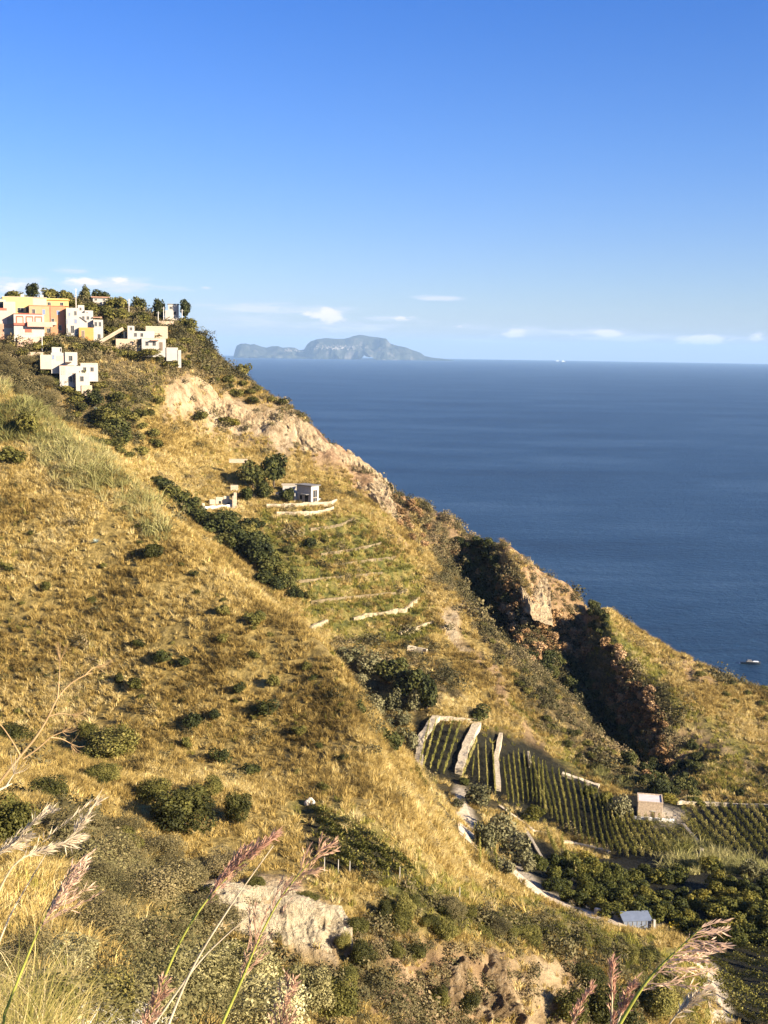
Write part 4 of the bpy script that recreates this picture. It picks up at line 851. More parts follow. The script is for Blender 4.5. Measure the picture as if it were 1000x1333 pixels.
# ------------------------------------------------------------------ vine rows
def ord_(k):
    return ['first','second','third','fourth','fifth','sixth','seventh','eighth','ninth','tenth','eleventh','twelfth','thirteenth','fourteenth','fifteenth','sixteenth','seventeenth','eighteenth','nineteenth','twentieth','twenty first','twenty second','twenty third','twenty fourth'][k]
def sample(poly, t):
    L = [math.hypot(poly[i+1][0]-poly[i][0], poly[i+1][1]-poly[i][1]) for i in range(len(poly)-1)]; T = sum(L)*t
    for i, l in enumerate(L):
        if T <= l or i == len(L)-1:
            f = T/l if l else 0; return (poly[i][0]+(poly[i+1][0]-poly[i][0])*f, poly[i][1]+(poly[i+1][1]-poly[i][1])*f)
        T -= l
def gpoint(px, py, d):
    h = hit(px, py, max(d-45, 0)); return h
postm = simple('post_wood', (.42, .38, .32), .9)
def vine_row(pa, pb, label, group, dmin=150, hgt=1.7, wid=.13, seed=0, dens=64):
    A = hit(*pa, dmin); B = hit(*pb, dmin)
    if A is None or B is None: return
    L = (B-A).length
    if L > 90: print('long row', pa, pb, L); return
    r = np.random.default_rng(seed); n = int(L*dens)
    t = r.uniform(0, 1, n); u = np.array([(B-A).x, (B-A).y]); u /= np.linalg.norm(u); nx, ny = -u[1], u[0]
    ts = np.linspace(0, 1, max(int(L), 3)); zs = np.array([ground(A.x+(B.x-A.x)*q, A.y+(B.y-A.y)*q) for q in ts])
    wave = 1+.25*np.sin(t*L*1.7+seed)+.2*r.normal(0, 1, n)
    hh = hgt*r.uniform(.05, 1, n)**.4*np.clip(wave, .5, 1.4); sw = r.normal(0, wid*.42, n)
    X = A.x+(B.x-A.x)*t+nx*sw; Y = A.y+(B.y-A.y)*t+ny*sw; Z = np.interp(t, ts, zs)+hh
    V, Fc = leaf_quads(np.stack([X-A.x, Y-A.y, Z-A.z], 1), np.stack([nx*np.sign(sw), ny*np.sign(sw), np.full(n, .5)], 1), .2, r, .8, .5)
    me = np_mesh('vine_row', V, Fc, False); me.materials.append(M['vine'])
    o = link('vine_row', me); o.location = A; tag(o, label, 'vine row', group); return o
ROWS = []
def rowset(rows, what, group, **k):
    for i, (a, b) in enumerate(rows):
        vine_row(a, b, f'{ord_(i)} vine row from the left {what}', group, seed=len(ROWS), **k); ROWS.append(1)
def fan(s, e, n): return [(sample(s, i/(n-1)), sample(e, i/(n-1))) for i in range(n)]
rowset([((559,945),(546,1001)),((568,944),(551,1003)),((578,945),(560,1004)),((590,942),(569,1007)),((599,945),(577,1012))], 'on the uppermost left walled terrace', 'vine rows of the first terrace')
rowset([((621,968),(602,1016)),((617,994),(615,1014)),((622,980),(624,1022)),((632,974),(635,1032)),((641,974),(645,1037))], 'on the second walled terrace', 'vine rows of the second terrace')
rowset(fan([(655,994),(672,986),(690,988),(706,1000)], [(662,1048),(676,1050),(692,1046),(709,1060)], 9), 'on the third terrace beside the big vineyard', 'vine rows of the third terrace')
rowset(fan([(692,996),(712,1003),(735,1012),(758,1022),(775,1034),(785,1044),(804,1060),(824,1067),(843,1069),(866,1071)], [(712,1062),(735,1086),(760,1104),(790,1115),(820,1119),(850,1118),(876,1115),(893,1112),(906,1100)], 22), 'in the big vineyard before the hut', 'vine rows of the big vineyard')
rowset(fan([(886,1068),(887,1054),(905,1051),(940,1051),(975,1052),(1010,1053),(1050,1054)], [(928,1108),(950,1113),(985,1118),(1020,1121),(1060,1124),(1110,1128)], 15), 'in the vineyard right of the hut', 'vine rows of the right vineyard')
rowset(fan([(940,1222),(908,1232),(920,1262),(942,1312)], [(1035,1238),(1040,1300),(1040,1345)], 8)[::-1], 'counted upward in the lowest vineyard', 'vine rows of the lowest vineyard', dmin=125, dens=120, hgt=1.25, wid=.2)
rowset(fan([(410,1064),(413,1078),(416,1092),(420,1106),(426,1120)], [(542,1142),(527,1143),(508,1142),(480,1139),(455,1135)], 6)[::-1], 'counted upward in the small plot on the near bank', 'vine rows of the small near plot', dmin=85, hgt=1.0, wid=.2, dens=140)
rowset([((712,1090),(724,1116)),((717,1100),(730,1122)),((730,1098),(749,1143))], 'among bushes right of the kerb', 'vine rows beside the kerb')
rowset([((590,1080),(598,1130)),((618,1082),(625,1133)),((621,1082),(647,1140))], 'along the pale path', 'vine rows along the pale path')
rowset([((540,1009),(556,1032)),((552,1010),(568,1026))], 'in the small corner under the first terrace', 'vine rows of the corner plot')
# ------------------------------------------------------------------ dry stone walls, roads
stone = simple('dry_stone', (.50, .41, .28), .95, .35, 2.2, .12)
plaster = simple('white_plaster', (.80, .77, .72), .8, .06, .7, .01)
concrete = simple('concrete', (.55, .51, .45), .9, .15, 1.5, .02)
def wall(pts, h, th, label, mat=None, name='stone_wall', dmin=150, cat='wall', lift=0):
    P = []
    for i in range(len(pts)-1):
        for q in range(6): P.append((pts[i][0]+(pts[i+1][0]-pts[i][0])*q/6, pts[i][1]+(pts[i+1][1]-pts[i][1])*q/6))
    P.append(pts[-1])
    W = [hit(x, y, dmin) for x, y in P]; W = [w for w in W if w is not None]
    V = []; Fc = []; rr_ = random.Random(len(label))
    z = [ground(w.x, w.y)+lift for w in W]
    for i, w in enumerate(W):
        t = (W[min(i+1, len(W)-1)]-W[max(i-1, 0)]); t.z = 0; t.normalize(); nn = Vector((-t.y, t.x, 0))*th/2*rr_.uniform(.8, 1.2)
        zz = sum(z[max(i-1, 0):i+2])/len(z[max(i-1, 0):i+2]); tp = zz+h*rr_.uniform(.85, 1.1)
        for s, zq in ((1, zz-1.2), (1, tp), (-1, tp), (-1, zz-1.2)): V.append((w.x+nn.x*s-W[0].x, w.y+nn.y*s-W[0].y, zq-W[0].z))
    for i in range(len(W)-1):
        for k in range(4): Fc.append((i*4+k, i*4+(k+1) % 4, i*4+4+(k+1) % 4, i*4+4+k))
    Fc += [(0,1,2,3), tuple(len(V)-4+k for k in (3,2,1,0))]
    me = bpy.data.meshes.new(name); me.from_pydata(V, [], Fc); me.update()
    o = link(name, me, mat or stone); o.location = W[0]; return tag(o, label, cat)
wall([(568,936),(547,966),(545,1001)], 1.0, 1.6, 'broad pale stone wall left of the uppermost vine terrace')
wall([(622,944),(607,974),(597,1008)], 1.1, 1.7, 'curved pale stone wall between the first and second vine terraces')
wall([(652,960),(646,990),(649,1030)], 1.2, 1.0, 'stone wall right of the second vine terrace')
wall([(688,986),(690,1000)], 1.4, .5, 'short stone wall at the top of the third vine terrace')
wall([(568,936),(620,940)], .8, .5, 'thin stone wall along the top of the uppermost vine terrace')
wall([(587,1062),(590,1076),(594,1100),(597,1128)], 0.7, 1.5, 'long pale wall along the left of the path', dmin=188)
wall([(651,1051),(672,1067),(694,1083),(712,1087)], .5, .5, 'thin pale kerb curving above the widest olive tree')
wall([(683,1080),(697,1104),(712,1130)], .5, .5, 'straight thin kerb running down to the dirt road')
wall([(730,1098),(762,1104),(793,1112)], .7, .8, 'low stone bank below the big vineyard rows')
wall([(732,1009),(756,1018),(780,1026)], .7, 1.2, 'stone wall behind the big vineyard top')
wall([(824,1066),(850,1068),(878,1070)], .6, .4, 'low pale wall in front of the stone hut', plaster)
wall([(881,1047),(920,1049),(1000,1052),(1080,1055)], .8, .5, 'long low wall along the top of the right vineyard')
wall([(889,1075),(902,1090),(914,1108),(911,1122)], .5, .7, 'curved low wall at the end of the big vineyard')
wall([(347,662),(375,662),(400,660),(432,659),(438,655)], 1.5, .5, 'upper pale retaining wall below the white villa', dmin=330)
wall([(360,671),(395,671),(420,669),(434,664)], 1.2, .5, 'lower pale retaining wall below the white villa', dmin=330)
stone_k = simple('terrace_stone', (.36, .29, .18), .95, .4, 2, .12)
wall([(460,808),(478,802),(502,800),(512,796),(527,796),(536,787),(546,780)], 0.8, .5, 'longest broken pale wall across the lower green terraces', stone_k, dmin=280)
wall([(521,827),(545,818),(566,811)], 0.8, .5, 'short pale wall under the longest terrace wall', stone_k, dmin=280)
wall([(530,846),(556,851)], 1.2, .6, 'short pale wall just above the grove', dmin=280)
wall([(404,821),(426,812)], 1.2, .8, 'pale wall stub by the golden slope crest', stone_k, dmin=280)
wall([(263,664),(285,662),(308,660)], 1.0, .5, 'front wall of the roofless ruin', plaster, dmin=330)
wall([(22,452),(38,450),(54,450)], 2.8, 1, 'pinkish retaining wall under the red and white house', simple('pink_stone', (.48, .33, .24), .9, .2, 1), dmin=380)
earth = simple('earth_wall', (.22, .17, .095), .95, .4, 1.5, .1)
for pts, lab in [([(404,690),(425,688),(445,684),(461,676)], 'highest thin terrace wall under the villa garden walls'), ([(418,723),(445,719),(470,715),(497,708)], 'second thin terrace wall crossing the green slope'), ([(390,758),(420,755),(455,751),(498,747)], 'third thin terrace wall in the middle of the green slope'), ([(420,738),(450,735),(480,731),(515,727)], 'thin terrace wall between the second and third ones'), ([(405,785),(440,780),(480,777),(530,771)], 'thin terrace wall just above the longest broken wall')]:
    wall(pts, .65, .4, lab, earth, dmin=280)
def road(pts, wid, label, name, mat, dmin):
    P = [sample(pts, i/40) for i in range(41)]; W = [hit(x, y, dmin) for x, y in P]; W = [w for w in W if w is not None]
    V = []; Fc = []
    for i, w in enumerate(W):
        t = (W[min(i+2, len(W)-1)]-W[max(i-2, 0)]); t.z = 0; t.normalize(); nn = Vector((-t.y, t.x, 0))
        for s in (-1, -.5, 0, .5, 1):
            x, y = w.x+nn.x*s*wid/2, w.y+nn.y*s*wid/2; V.append((x, y, ground(x, y)+.10-.05*s*s))
    for i in range(len(W)-1):
        for k in range(4): Fc.append((i*5+k, i*5+k+1, i*5+6+k, i*5+5+k))
    me = bpy.data.meshes.new(name); me.from_pydata(V, [], Fc); me.update()
    return tag(link(name, me, mat), label, kind='structure')
sand = simple('pale_dirt', (.50, .40, .28), .95, .3, .9, .05)
road([(660,1126),(676,1142),(700,1160),(735,1178),(775,1193),(815,1204)], 3.6, 'pale dirt road curving below the olive trees', 'dirt_road', sand, 150)
road([(596,1036),(606,1070),(611,1100),(616,1130)], 2.6, 'narrow pale path beside the long wall', 'path', sand, 165)
road([(893,1240),(916,1262),(930,1300),(936,1345)], 1.6, 'curved pale path by the lowest vineyard', 'path', sand, 110)
# posts of the small plot
for px, py, lab in [(422, 1134, 'pale vineyard post at the left front of the small plot'), (440, 1137, 'thin pale post in the front of the small plot'), (455, 1139, 'pale post in the middle front of the small plot'), (520, 1146, 'tallest white post at the right front of the small plot'), (598, 1172, 'pale post alone on the scrubby bank')]:
    h = hit(px, py); k = (h-Vector((0,0,CZ))).length/F
    me = join_mesh('post', [tube([(0,0,-.4), (.02,0,.7), (.03,.02,1.35)], [.05,.05,.045])]); o = link('vineyard_post', me, postm); o.location = h; tag(o, lab, 'post', 'posts of the small vineyard')
for px, py, w_, h_, d, lab in [(40, 1235, 80, 60, 13, 'dusty olive bush among the grass beside the pale straws'), (95, 1255, 90, 64, 12, 'brownish bush behind the drooping pinkish plume'), (20, 1300, 70, 60, 8, 'dry yellowish bush at the lower left corner')]:
    plant('grey' if px != 95 else 'silver', px, py, w_, h_, lab, 'bush', 'bush', d=d)
# ------------------------------------------------------------------ houses
def paint(name, col, var=.07): return simple(name, col, .85, var, .8, .01)
W_ = paint('white_wall', (.43, .395, .34)); ORA = paint('orange_wall', (.52, .27, .15)); ORB = paint('deep_orange_wall', (.48, .215, .115)); YEL = paint('yellow_wall', (.56, .42, .16)); CRE = paint('cream_wall', (.50, .42, .30)); PNK = paint('pink_wall', (.47, .35, .29)); RED = paint('red_trim', (.45, .12, .08)); TER = paint('terracotta', (.42, .24, .16), .2); GLS = simple('dark_glass', (.03, .035, .04), .25, .1, 1, 0); OCH = paint('ochre_wall', (.52, .27, .08)); SLT = paint('grey_roof', (.20, .19, .18), .15); BLU = paint('shutter_blue', (.16, .22, .36)); STW = simple('stone_block_wall', (.47, .36, .25), .95, .3, 3, .04); MET = simple('metal_roof', (.17, .20, .26), .7, .12, 1, 0); WOD = simple('old_wood', (.17, .12, .08), .9, .3, 4, .01)
class House:
    """walls measured off the photo in pixels at a known distance, stood in the world as real boxes"""
    def __init__(s, name, label, px, py, d, cat='house', yaw=0, group=None):
        p = at(px, py, d); s.k = (p-Vector((0,0,CZ))).length/F; s.px, s.py = px, py
        s.root = empty(name, p, math.atan2(p.y, p.x)-PI/2+yaw); tag(s.root, label, cat, group)
    def X(s, x): return (x-s.px)*s.k
    def Z(s, y): return (s.py-y)*s.k
    def raw(s, part, x0, x1, z0, z1, y0, y1, mat, parent=None, bev=.0, lab=None):
        bm = bmesh.new()
        vs = [bm.verts.new(c) for c in ((x0,y0,z0),(x1,y0,z0),(x1,y1,z0),(x0,y1,z0),(x0,y0,z1),(x1,y0,z1),(x1,y1,z1),(x0,y1,z1))]
        for f in ((3,2,1,0),(4,5,6,7),(0,1,5,4),(1,2,6,5),(2,3,7,6),(3,0,4,7)): bm.faces.new([vs[i] for i in f])
        if bev: bmesh.ops.bevel(bm, geom=bm.edges[:], offset=bev, segments=1, affect='EDGES')
        me = bpy.data.meshes.new(part); bm.to_mesh(me); bm.free()
        o = link(part, me, mat, parent or s.root)
        if lab: o['label'] = lab
        return o
    def box(s, part, x0, yt, x1, yb, mat, front=0, depth=6, parent=None, foot=0, lab=None, roof=True):
        o = s.raw(part, s.X(x0), s.X(x1), s.Z(yb)-foot, s.Z(yt), front, front+depth, mat, parent, .04, lab)
        return o
    def window(s, x0, yt, x1, yb, front=0, parent=None, name='window', mat=None, frame=True):
        a, b, c, d = s.X(x0), s.X(x1), s.Z(yb), s.Z(yt)
        o = s.raw(name, a, b, c, d, front-.04, front+.02, mat or GLS, parent or s.root)
        if frame:
            t = .09; bm = bmesh.new()
            for (p, q, r, u) in ((a-t, b+t, d, d+t), (a-t, b+t, c-t, c), (a-t, a, c, d), (b, b+t, c, d), ((a+b)/2-.03, (a+b)/2+.03, c, d)):
                g = bmesh.ops.create_cube(bm, size=1)['verts']
                for v in g: v.co = Vector((p+(v.co.x+.5)*(q-p), front-.09+(v.co.y+.5)*.10, r+(v.co.z+.5)*(u-r)))
            me = bpy.data.meshes.new('frame'); bm.to_mesh(me); bm.free(); link('frame', me, W_, o)
        return o
    def roof(s, x0, x1, y, front, depth, mat=None, th=.16, over=.12):
        return s.raw('roof', s.X(x0)-over, s.X(x1)+over, s.Z(y)-.003, s.Z(y)+th, front-over, front+depth+over, mat or W_)
h = House('apartment_house', 'pinkish apartment house with dark balcony cut by the photo edge', -12, 420, 416)
h.box('wall', -40, 405, 7.5, 421, PNK, 0, 8); h.box('wall', -40, 391, 6, 405, CRE, 2.5, 6); h.window(-6, 394, 5, 403, 2.5, name='balcony_opening', frame=False); h.box('balcony_rail', -40, 402, 7, 405, RED, .2, .15)
h.box('base_wall', -40, 421, 20, 437, TER, -.4, 8, foot=1.6); h.window(3, 426, 15, 434, -.4, name='arch_opening', mat=CRE, frame=False); h.roof(-40, 6, 391, 2.5, 6, SLT)
h = House('yellow_house', 'tall yellow and cream house with a pale corner tower', 30, 420, 418)
h.box('tower', 7.5, 395, 21.5, 422, CRE, -1.2, 5, lab='pale cream corner tower'); h.box('wall', 6.5, 389, 42, 420, YEL, 1, 8, foot=1.6); h.box('wall', 42, 389, 58.5, 400, paint('pale_yellow_wall', (.5,.43,.28)), 1.2, 8, foot=6)
h.window(11, 398, 17.5, 408, -1.2, mat=PNK); h.window(11, 413, 17, 418, -1.2, mat=PNK); h.roof(6.5, 58.5, 389, 1, 8, CRE); h.window(34, 401, 40, 407, 1, name='porch_opening', frame=False); h.window(24, 402, 31, 407, 1)
for x in (30, 53): h.box('roof_tank', x-2.2, 385.2, x+2.2, 388.6, W_, 4, 1.4)
h = House('arcade_house', 'small white house with red arches and red railings', 36, 437, 412)
h.box('wall', 20, 411, 56, 437, W_, 0, 5, foot=1.8); h.roof(20, 53, 411, 0, 5, RED, .3)
for x in (24, 35.5, 46): h.window(x, 414.5, x+6.5, 423, 0, name='arch_opening', mat=CRE, frame=False); h.box('arch_trim', x-1, 413, x+7.5, 414.6, RED, -.14, .13); h.box('arch_trim', x-1.2, 414.6, x-.1, 424, RED, -.14, .13); h.box('arch_trim', x+6.6, 414.6, x+7.7, 424, RED, -.14, .13)
h.box('railing', 20, 421.5, 44, 424.5, RED, -.5, .12); h.box('balcony', 36, 420, 66, 426, paint('pink_balcony', (.72,.33,.25)), -1.6, 1.5)
for x in (27, 33, 38): h.window(x, 428, x+4, 435.5, 0, frame=False, mat=CRE)
h.window(33, 429, 41, 433, -.05, name='awning', mat=RED, frame=False)
h = House('orange_house', 'big square orange house with a darker right half', 66, 437, 415)
h.box('wall', 41, 401, 66, 437, ORA, 0, 9, foot=1.6); h.box('wall', 66, 401, 83.5, 437, ORB, -.15, 9, foot=1.6, lab='darker orange right half'); h.box('wall', 83.5, 402, 88, 437, OCH, .2, 9, foot=1.6, lab='narrow ochre edge strip'); h.roof(41, 88, 400.6, 0, 9, ORB, .2)
h.window(54, 428, 58.5, 433, 0); h.window(62, 428, 65.5, 433.5, 0, name='door'); h.box('balcony', 66, 420, 73, 424, CRE, -1.2, 1.1); h.box('pipe', 66.2, 402, 66.6, 436, TER, -.28, .1); h.window(51, 414, 54, 419, 0, mat=BLU); h.window(67.5, 416, 70.5, 420, -.15); h.window(45, 405, 48, 411, 0); h.window(57, 405, 60, 411, 0, mat=BLU); h.window(74, 406, 77, 411, -.15, mat=BLU); h.window(76, 424, 79, 430, -.15)
h = House('yellow_annex', 'bright yellow upper house with two windows behind the orange house', 72, 400, 426)
h.box('wall', 57.5, 390.5, 88, 401, YEL, 0, 7, foot=8); h.roof(57.5, 88, 391.5, 0, 7, OCH, .35, .4); h.box('roof_band', 57.5, 389, 88, 390.2, YEL, 1, 5)
for x in (63, 78): h.window(x, 394, x+3.6, 399, 0)
h = House('white_house_cluster', 'stack of small white cubic houses right of the orange house', 110, 440, 411)
h.box('wall', 88.3, 403, 104, 438, W_, 1, 7, foot=1.6); h.box('wall', 102.5, 399, 110.5, 410, W_, 4, 4); h.box('wall', 104, 409, 121, 428, W_, 1.6, 7, foot=3); h.box('wall', 110.8, 405.6, 121, 414, W_, 3, 5); h.box('wall', 121, 417, 132.8, 441, W_, -.3, 6, foot=1.6); h.box('wall', 103.4, 427, 121, 440.5, OCH, -.6, 6, foot=1.6, lab='ochre orange ground floor'); h.roof(121, 131.5, 414.5, 1, 4, TER, .3)
h.window(91.5, 409, 93.5, 413, 1, mat=BLU); h.window(94, 425, 97.5, 434, 1, name='door'); h.window(88.8, 428, 90, 434, 1); h.window(105, 402, 107, 405.5, 4); h.window(118.5, 423, 122, 427, -.62, name='opening', frame=False); h.window(126.5, 435, 129.5, 441, -.3, name='door'); h.window(88.6, 417, 90, 423, 1, mat=BLU); h.window(98.5, 407, 101, 412, 1); h.window(98.5, 417, 101, 422, 1, mat=BLU); h.window(108, 413, 110.5, 417, 1.6); h.window(113.5, 413, 116, 417, 1.6); h.window(123, 420, 125.5, 425, -.3); h.window(128, 420, 130.5, 425, -.3); h.window(107, 431, 110, 440, -.6, name='door', mat=WOD); h.window(113, 408, 115, 411.5, 3)
st_ = h.raw('stair_roof', -.0, .2, 0, .1, 0, 1, SLT); st_.scale = (14, 2.4, 1.6); st_.location = (h.X(105), -.4+1.6, h.Z(414)); st_.rotation_euler = (0, .62, 0)
h = House('long_white_house', 'long low white house in stepped blocks on the slope', 195, 455, 408)
h.box('wall', 167.5, 425.5, 176, 441, W_, 3, 5, foot=1.6); h.box('wall', 167.5, 432, 201, 442, W_, 2, 6, foot=1.8); h.box('wall', 185, 441.5, 215, 457.5, W_, -.5, 6, foot=1.8); h.box('garden_wall', 215.5, 452, 230, 463, W_, -.8, .4, foot=1.6); h.box('garden_wall', 230, 455, 234, 466, W_, -1, .6, foot=3); h.box('terrace', 190, 426.5, 218, 434, STW, 7, 5, foot=1.8); h.box('wall', 153, 442, 185, 452, STW, 1, 3, foot=1.6, lab='rough unplastered stone base')
h.window(162.5, 433, 167, 441, 2.8, name='gate', frame=False); h.window(179, 442, 184.5, 449, .98, name='opening', mat=WOD, frame=False); h.roof(185, 215, 441.3, -.5, 6, CRE, .15, .05); h.window(171, 427.5, 173.5, 431, 3); h.window(190, 445, 193.5, 450, -.5); h.window(199, 445, 202.5, 450, -.5); h.window(207, 445.5, 211, 456, -.5, name='door', mat=WOD); h.window(176, 434.5, 179, 439, 2); h.window(184, 434.5, 187, 439, 2); h.box('railing', 190, 425.2, 218, 426.4, CRE, 7.1, .12); h.box('awning', 196, 442.8, 206, 443.8, TER, -1.7, 1.19)
st_ = h.raw('stair', -.5, .5, -.5, .5, -.5, .5, STW); st_.scale = (9, 1.6, 1.1); st_.location = (h.X(148), 1, h.Z(438)); st_.rotation_euler = (0, -.55, 0)
h = House('hilltop_house', 'small white house standing between two dark hilltop trees', 225, 409, 438)
h.box('wall', 219, 397, 232.5, 410, W_, 0, 5, foot=1.8); h.roof(218.5, 233, 396.8, 0, 5, SLT, .25); h.box('wall', 215.5, 404.5, 222, 410, W_, -1.2, 2, foot=1.6); h.window(226, 405.5, 229, 409.5, 0, name='door', frame=False); h.window(221.5, 399.5, 224, 402.5, 0)
h = House('sloping_shed', 'weathered shed with a slanting brown roof above the long white house', 216, 424, 428, 'shed')
h.box('wall', 207, 418, 226, 426, STW, 0, 4, foot=1.6); r_ = h.raw('roof', -.5, .5, -.5, .5, -.5, .5, WOD); r_.scale = (4.6, 4.8, .22); r_.location = (h.X(214), 2, h.Z(416.5)); r_.rotation_euler = (0, -.5, 0)
h = House('low_hilltop_house', 'low house with a dull red roof sunk in hilltop scrub', 130, 391, 446)
h.box('wall', 121.5, 387.8, 140.5, 392, W_, 0, 5, foot=1.8); h.roof(120.5, 141, 387.6, -.3, 5.5, TER, .35, .3); h.window(124, 389, 126.5, 391.2, 0); h.window(134, 389, 136.5, 391.2, 0)
h = House('stepped_white_house', 'cluster of white cubic rooms stepping down below the village', 95, 500, 386)
h.box('wall', 69, 461.5, 88, 480, W_, 2.5, 6, foot=1.8); h.box('wall', 86, 460.5, 101, 478, W_, 2, 6, foot=1.6); h.box('water_tank', 70, 454.5, 82, 461.5, W_, 4, 2); h.box('wall', 79, 477.5, 105, 497.5, W_, .2, 6, foot=1.6); h.box('wall', 104.5, 475.3, 125.8, 490.3, W_, .6, 6, foot=1.6); h.box('wall', 98.5, 486, 115.3, 502, W_, -2.2, 3, foot=1.6); h.box('garden_wall', 56, 464, 69, 470, CRE, 2, .5, foot=3); h.box('garden_wall', 105, 501, 118, 506, STW, -2.5, .5, foot=3)
h.window(81.5, 478.5, 86, 488, .2, mat=PNK); h.window(95.2, 486.5, 98.2, 498, .2, name='door', mat=WOD); h.window(91, 491, 94.5, 497, .2); h.window(76, 465, 86, 471.5, 2.5, mat=PNK, frame=False); h.window(70.5, 464.5, 73, 469.5, 2.5, mat=BLU); h.roof(79, 97, 477.3, .2, 6, TER, .12, .05); h.window(108, 479, 111.5, 484, .6); h.window(117, 479, 120.5, 484, .6); h.window(91, 465, 95, 471, 2); h.window(104, 490, 108, 496, -2.2); h.box('railing', 104.5, 473.6, 125.8, 475.2, CRE, .7, .15); h.box('pergola', 86, 472.5, 94, 473.4, WOD, -.2, 2.1); h.window(80, 456, 81.5, 460, 4, frame=False)
h = House('stone_terrace_wall', 'tan stone yard wall left of the stepped white house', 52, 469, 398, 'wall')
h.box('wall', 37.5, 460, 56, 469, STW, 0, 4, foot=3); h.box('coping', 37, 459.2, 56.5, 460, CRE, -.1, 4.2)
# white villa on its terrace
h = House('white_villa', 'white two storey villa with flat roof on the garden terrace', 405, 655, 355, yaw=math.radians(48))
wl, wr, hh = 5.8, 3.5, h.Z(633)
h.raw('wall', 0, wr, -2, hh, 0, wl, W_, bev=.03); h.raw('roof', -.35, wr+.45, hh-.003, hh+.22, -.45, wl+.5, SLT)
def vwin(face, a, b, z0, z1, name='window'):
    if face == 'r': o = h.raw(name, a, b, z0, z1, -.05, .02, GLS); fr = ((a-.1, b+.1, z1, z1+.1), (a-.1, b+.1, z0-.1, z0), (a-.1, a, z0, z1), (b, b+.1, z0, z1), ((a+b)/2-.05, (a+b)/2+.05, z0, z1))
    else: o = h.raw(name, -.05, .02, z0, z1, a, b, GLS); fr = ()
    for k, (p, q, r, u) in enumerate(fr): h.raw('frame', p, q, r, u, -.10, -.03, WOD if k < 4 else W_, o)
k = h.k
vwin('r', 1.0, 2.5, 7.5*k, 16*k); vwin('r', 1.0, 2.5, .6*k, 6*k); vwin('l', 1.2, 2.5, 0, 2.2, 'door'); vwin('l', 3.6, 4.6, .8, 2.1)
h.raw('canopy', -1.5, .0, 2.55, 2.7, .8, 3.2, SLT); h.raw('annex', -1.0, 2.5, -2, 3.0, wl+.003, wl+5, W_); h.raw('stair_wall', wr+.003, wr+2.2, -1.5, .9, 1, 1.4, W_)
h = House('garden_outbuilding', 'low white outbuilding between dark trees and the villa', 378, 640, 364, 'outbuilding')
h.box('wall', 368, 632, 386, 645, W_, 0, 4, foot=1.6); h.roof(367, 386.5, 631.8, 0, 4, CRE, .15); h.box('wall', 356, 641, 366, 650, W_, -1, 3, foot=1.6); h.window(371, 636, 376, 645, 0, name='door', frame=False)
h = House('ruined_house', 'roofless cream ruin with broken walls and openings', 285, 664, 352, 'ruin')
for x0, yt, x1, fr in ((263.5, 655, 267, 0), (267, 658.5, 273, 3), (273, 652, 281, 3.2), (281, 649, 291, 3.1), (291, 647.5, 299, 3), (299, 652, 302, 2.8), (302.2, 646, 305.5, .6), (304, 642, 308, 1.2)): h.box('wall', x0, yt, x1, 664, STW if x1 > 303 else CRE, fr, .6, foot=3)
h.window(285, 654, 288, 660, 3.1, name='opening', frame=False); h.window(296, 656, 299, 663, 2.98, name='opening', frame=False)
for (x0, y0, x1, y1, d, lab) in [(298, 598, 322, 601, 372, 'white low wall stub above the dark garden trees'), (300, 632, 310, 637, 362, 'slanting white stair wall left of the garden trees')]:
    h = House('plastered_wall', lab, x0, y1, d, 'wall'); h.box('wall', x0, y0, x1, y1, STW, 0, .5, foot=.4); h.box('coping', x0, y0-.5, x1, y0, CRE, -.06, .62)
# stone hut
g = hit(845, 1066, 200)
h = House('stone_hut', 'square flat roofed stone hut between the two vineyards', 846, 1066, math.hypot(g.x, g.y), 'hut', yaw=math.radians(3))
k = h.k; w2 = 15*k; hh = 20.5*k
h.raw('wall', -w2, w2, -2, hh, 0, 4.6, STW, bev=.03); h.raw('roof', -w2+.22, w2-.22, hh-.01, hh+.06, .22, 4.4, paint('roof_screed', (.62,.56,.52), .12))
for a in ((-w2-.05, w2+.05, -.05, .2), (-w2-.05, w2+.05, 4.42, 4.68)): h.raw('parapet', a[0], a[1], hh+.002, hh+.22, a[2], a[3], STW)
for a in (-w2-.05, w2-.2): h.raw('parapet', a, a+.25, hh+.002, hh+.22, .203, 4.417, STW)
h.raw('door', .2, 1.0, -.3, 1.6, -.04, .02, WOD); h.raw('lintel', .05, 1.15, 1.6, 1.8, -.08, .02, W_)
for x, z, lab in ((-.35, .8, 'white'), (1.5, .9, ''), (2.0, .75, '')): h.raw('gate_post', x, x+.28, -.8, z, -1.2, -.9, W_)
# long low shed by the dirt road
A = hit(812, 1204, 130); B = hit(847, 1216, 130); kk = (A-Vector((0,0,CZ))).length/F
h = House.__new__(House); h.root = empty('long_shed', A, math.atan2(B.y-A.y, B.x-A.x)); tag(h.root, 'long low blue grey metal roofed shed beside the dirt road', 'shed')
Ls = math.hypot(B.x-A.x, B.y-A.y); hs = 5*kk
h.raw('wall', 0, Ls, -1.5, hs, 0, 1.8, MET, bev=.02); r_ = h.raw('roof', -.15, Ls+.15, -.03, .03, -1.15, 1.15, MET); r_.location = (0, .9, hs+.2); r_.rotation_euler = (.16, 0, 0)
h.raw('end_wall', Ls+.003, Ls+.12, -1.5, hs+.1, .1, 1.7, W_); h.raw('end_post', Ls+.2, Ls+.5, -1.5, hs+.2, -.5, -.2, W_)
for q in range(1, 6): h.raw('rib', Ls*q/6-.04, Ls*q/6+.04, -.2, hs-.1, -.05, -.003, SLT)
wall([(774,1190),(792,1194),(811,1199)], 1.0, .4, 'low grey concrete wall between dirt road and long shed', concrete, 'concrete_wall', 130)
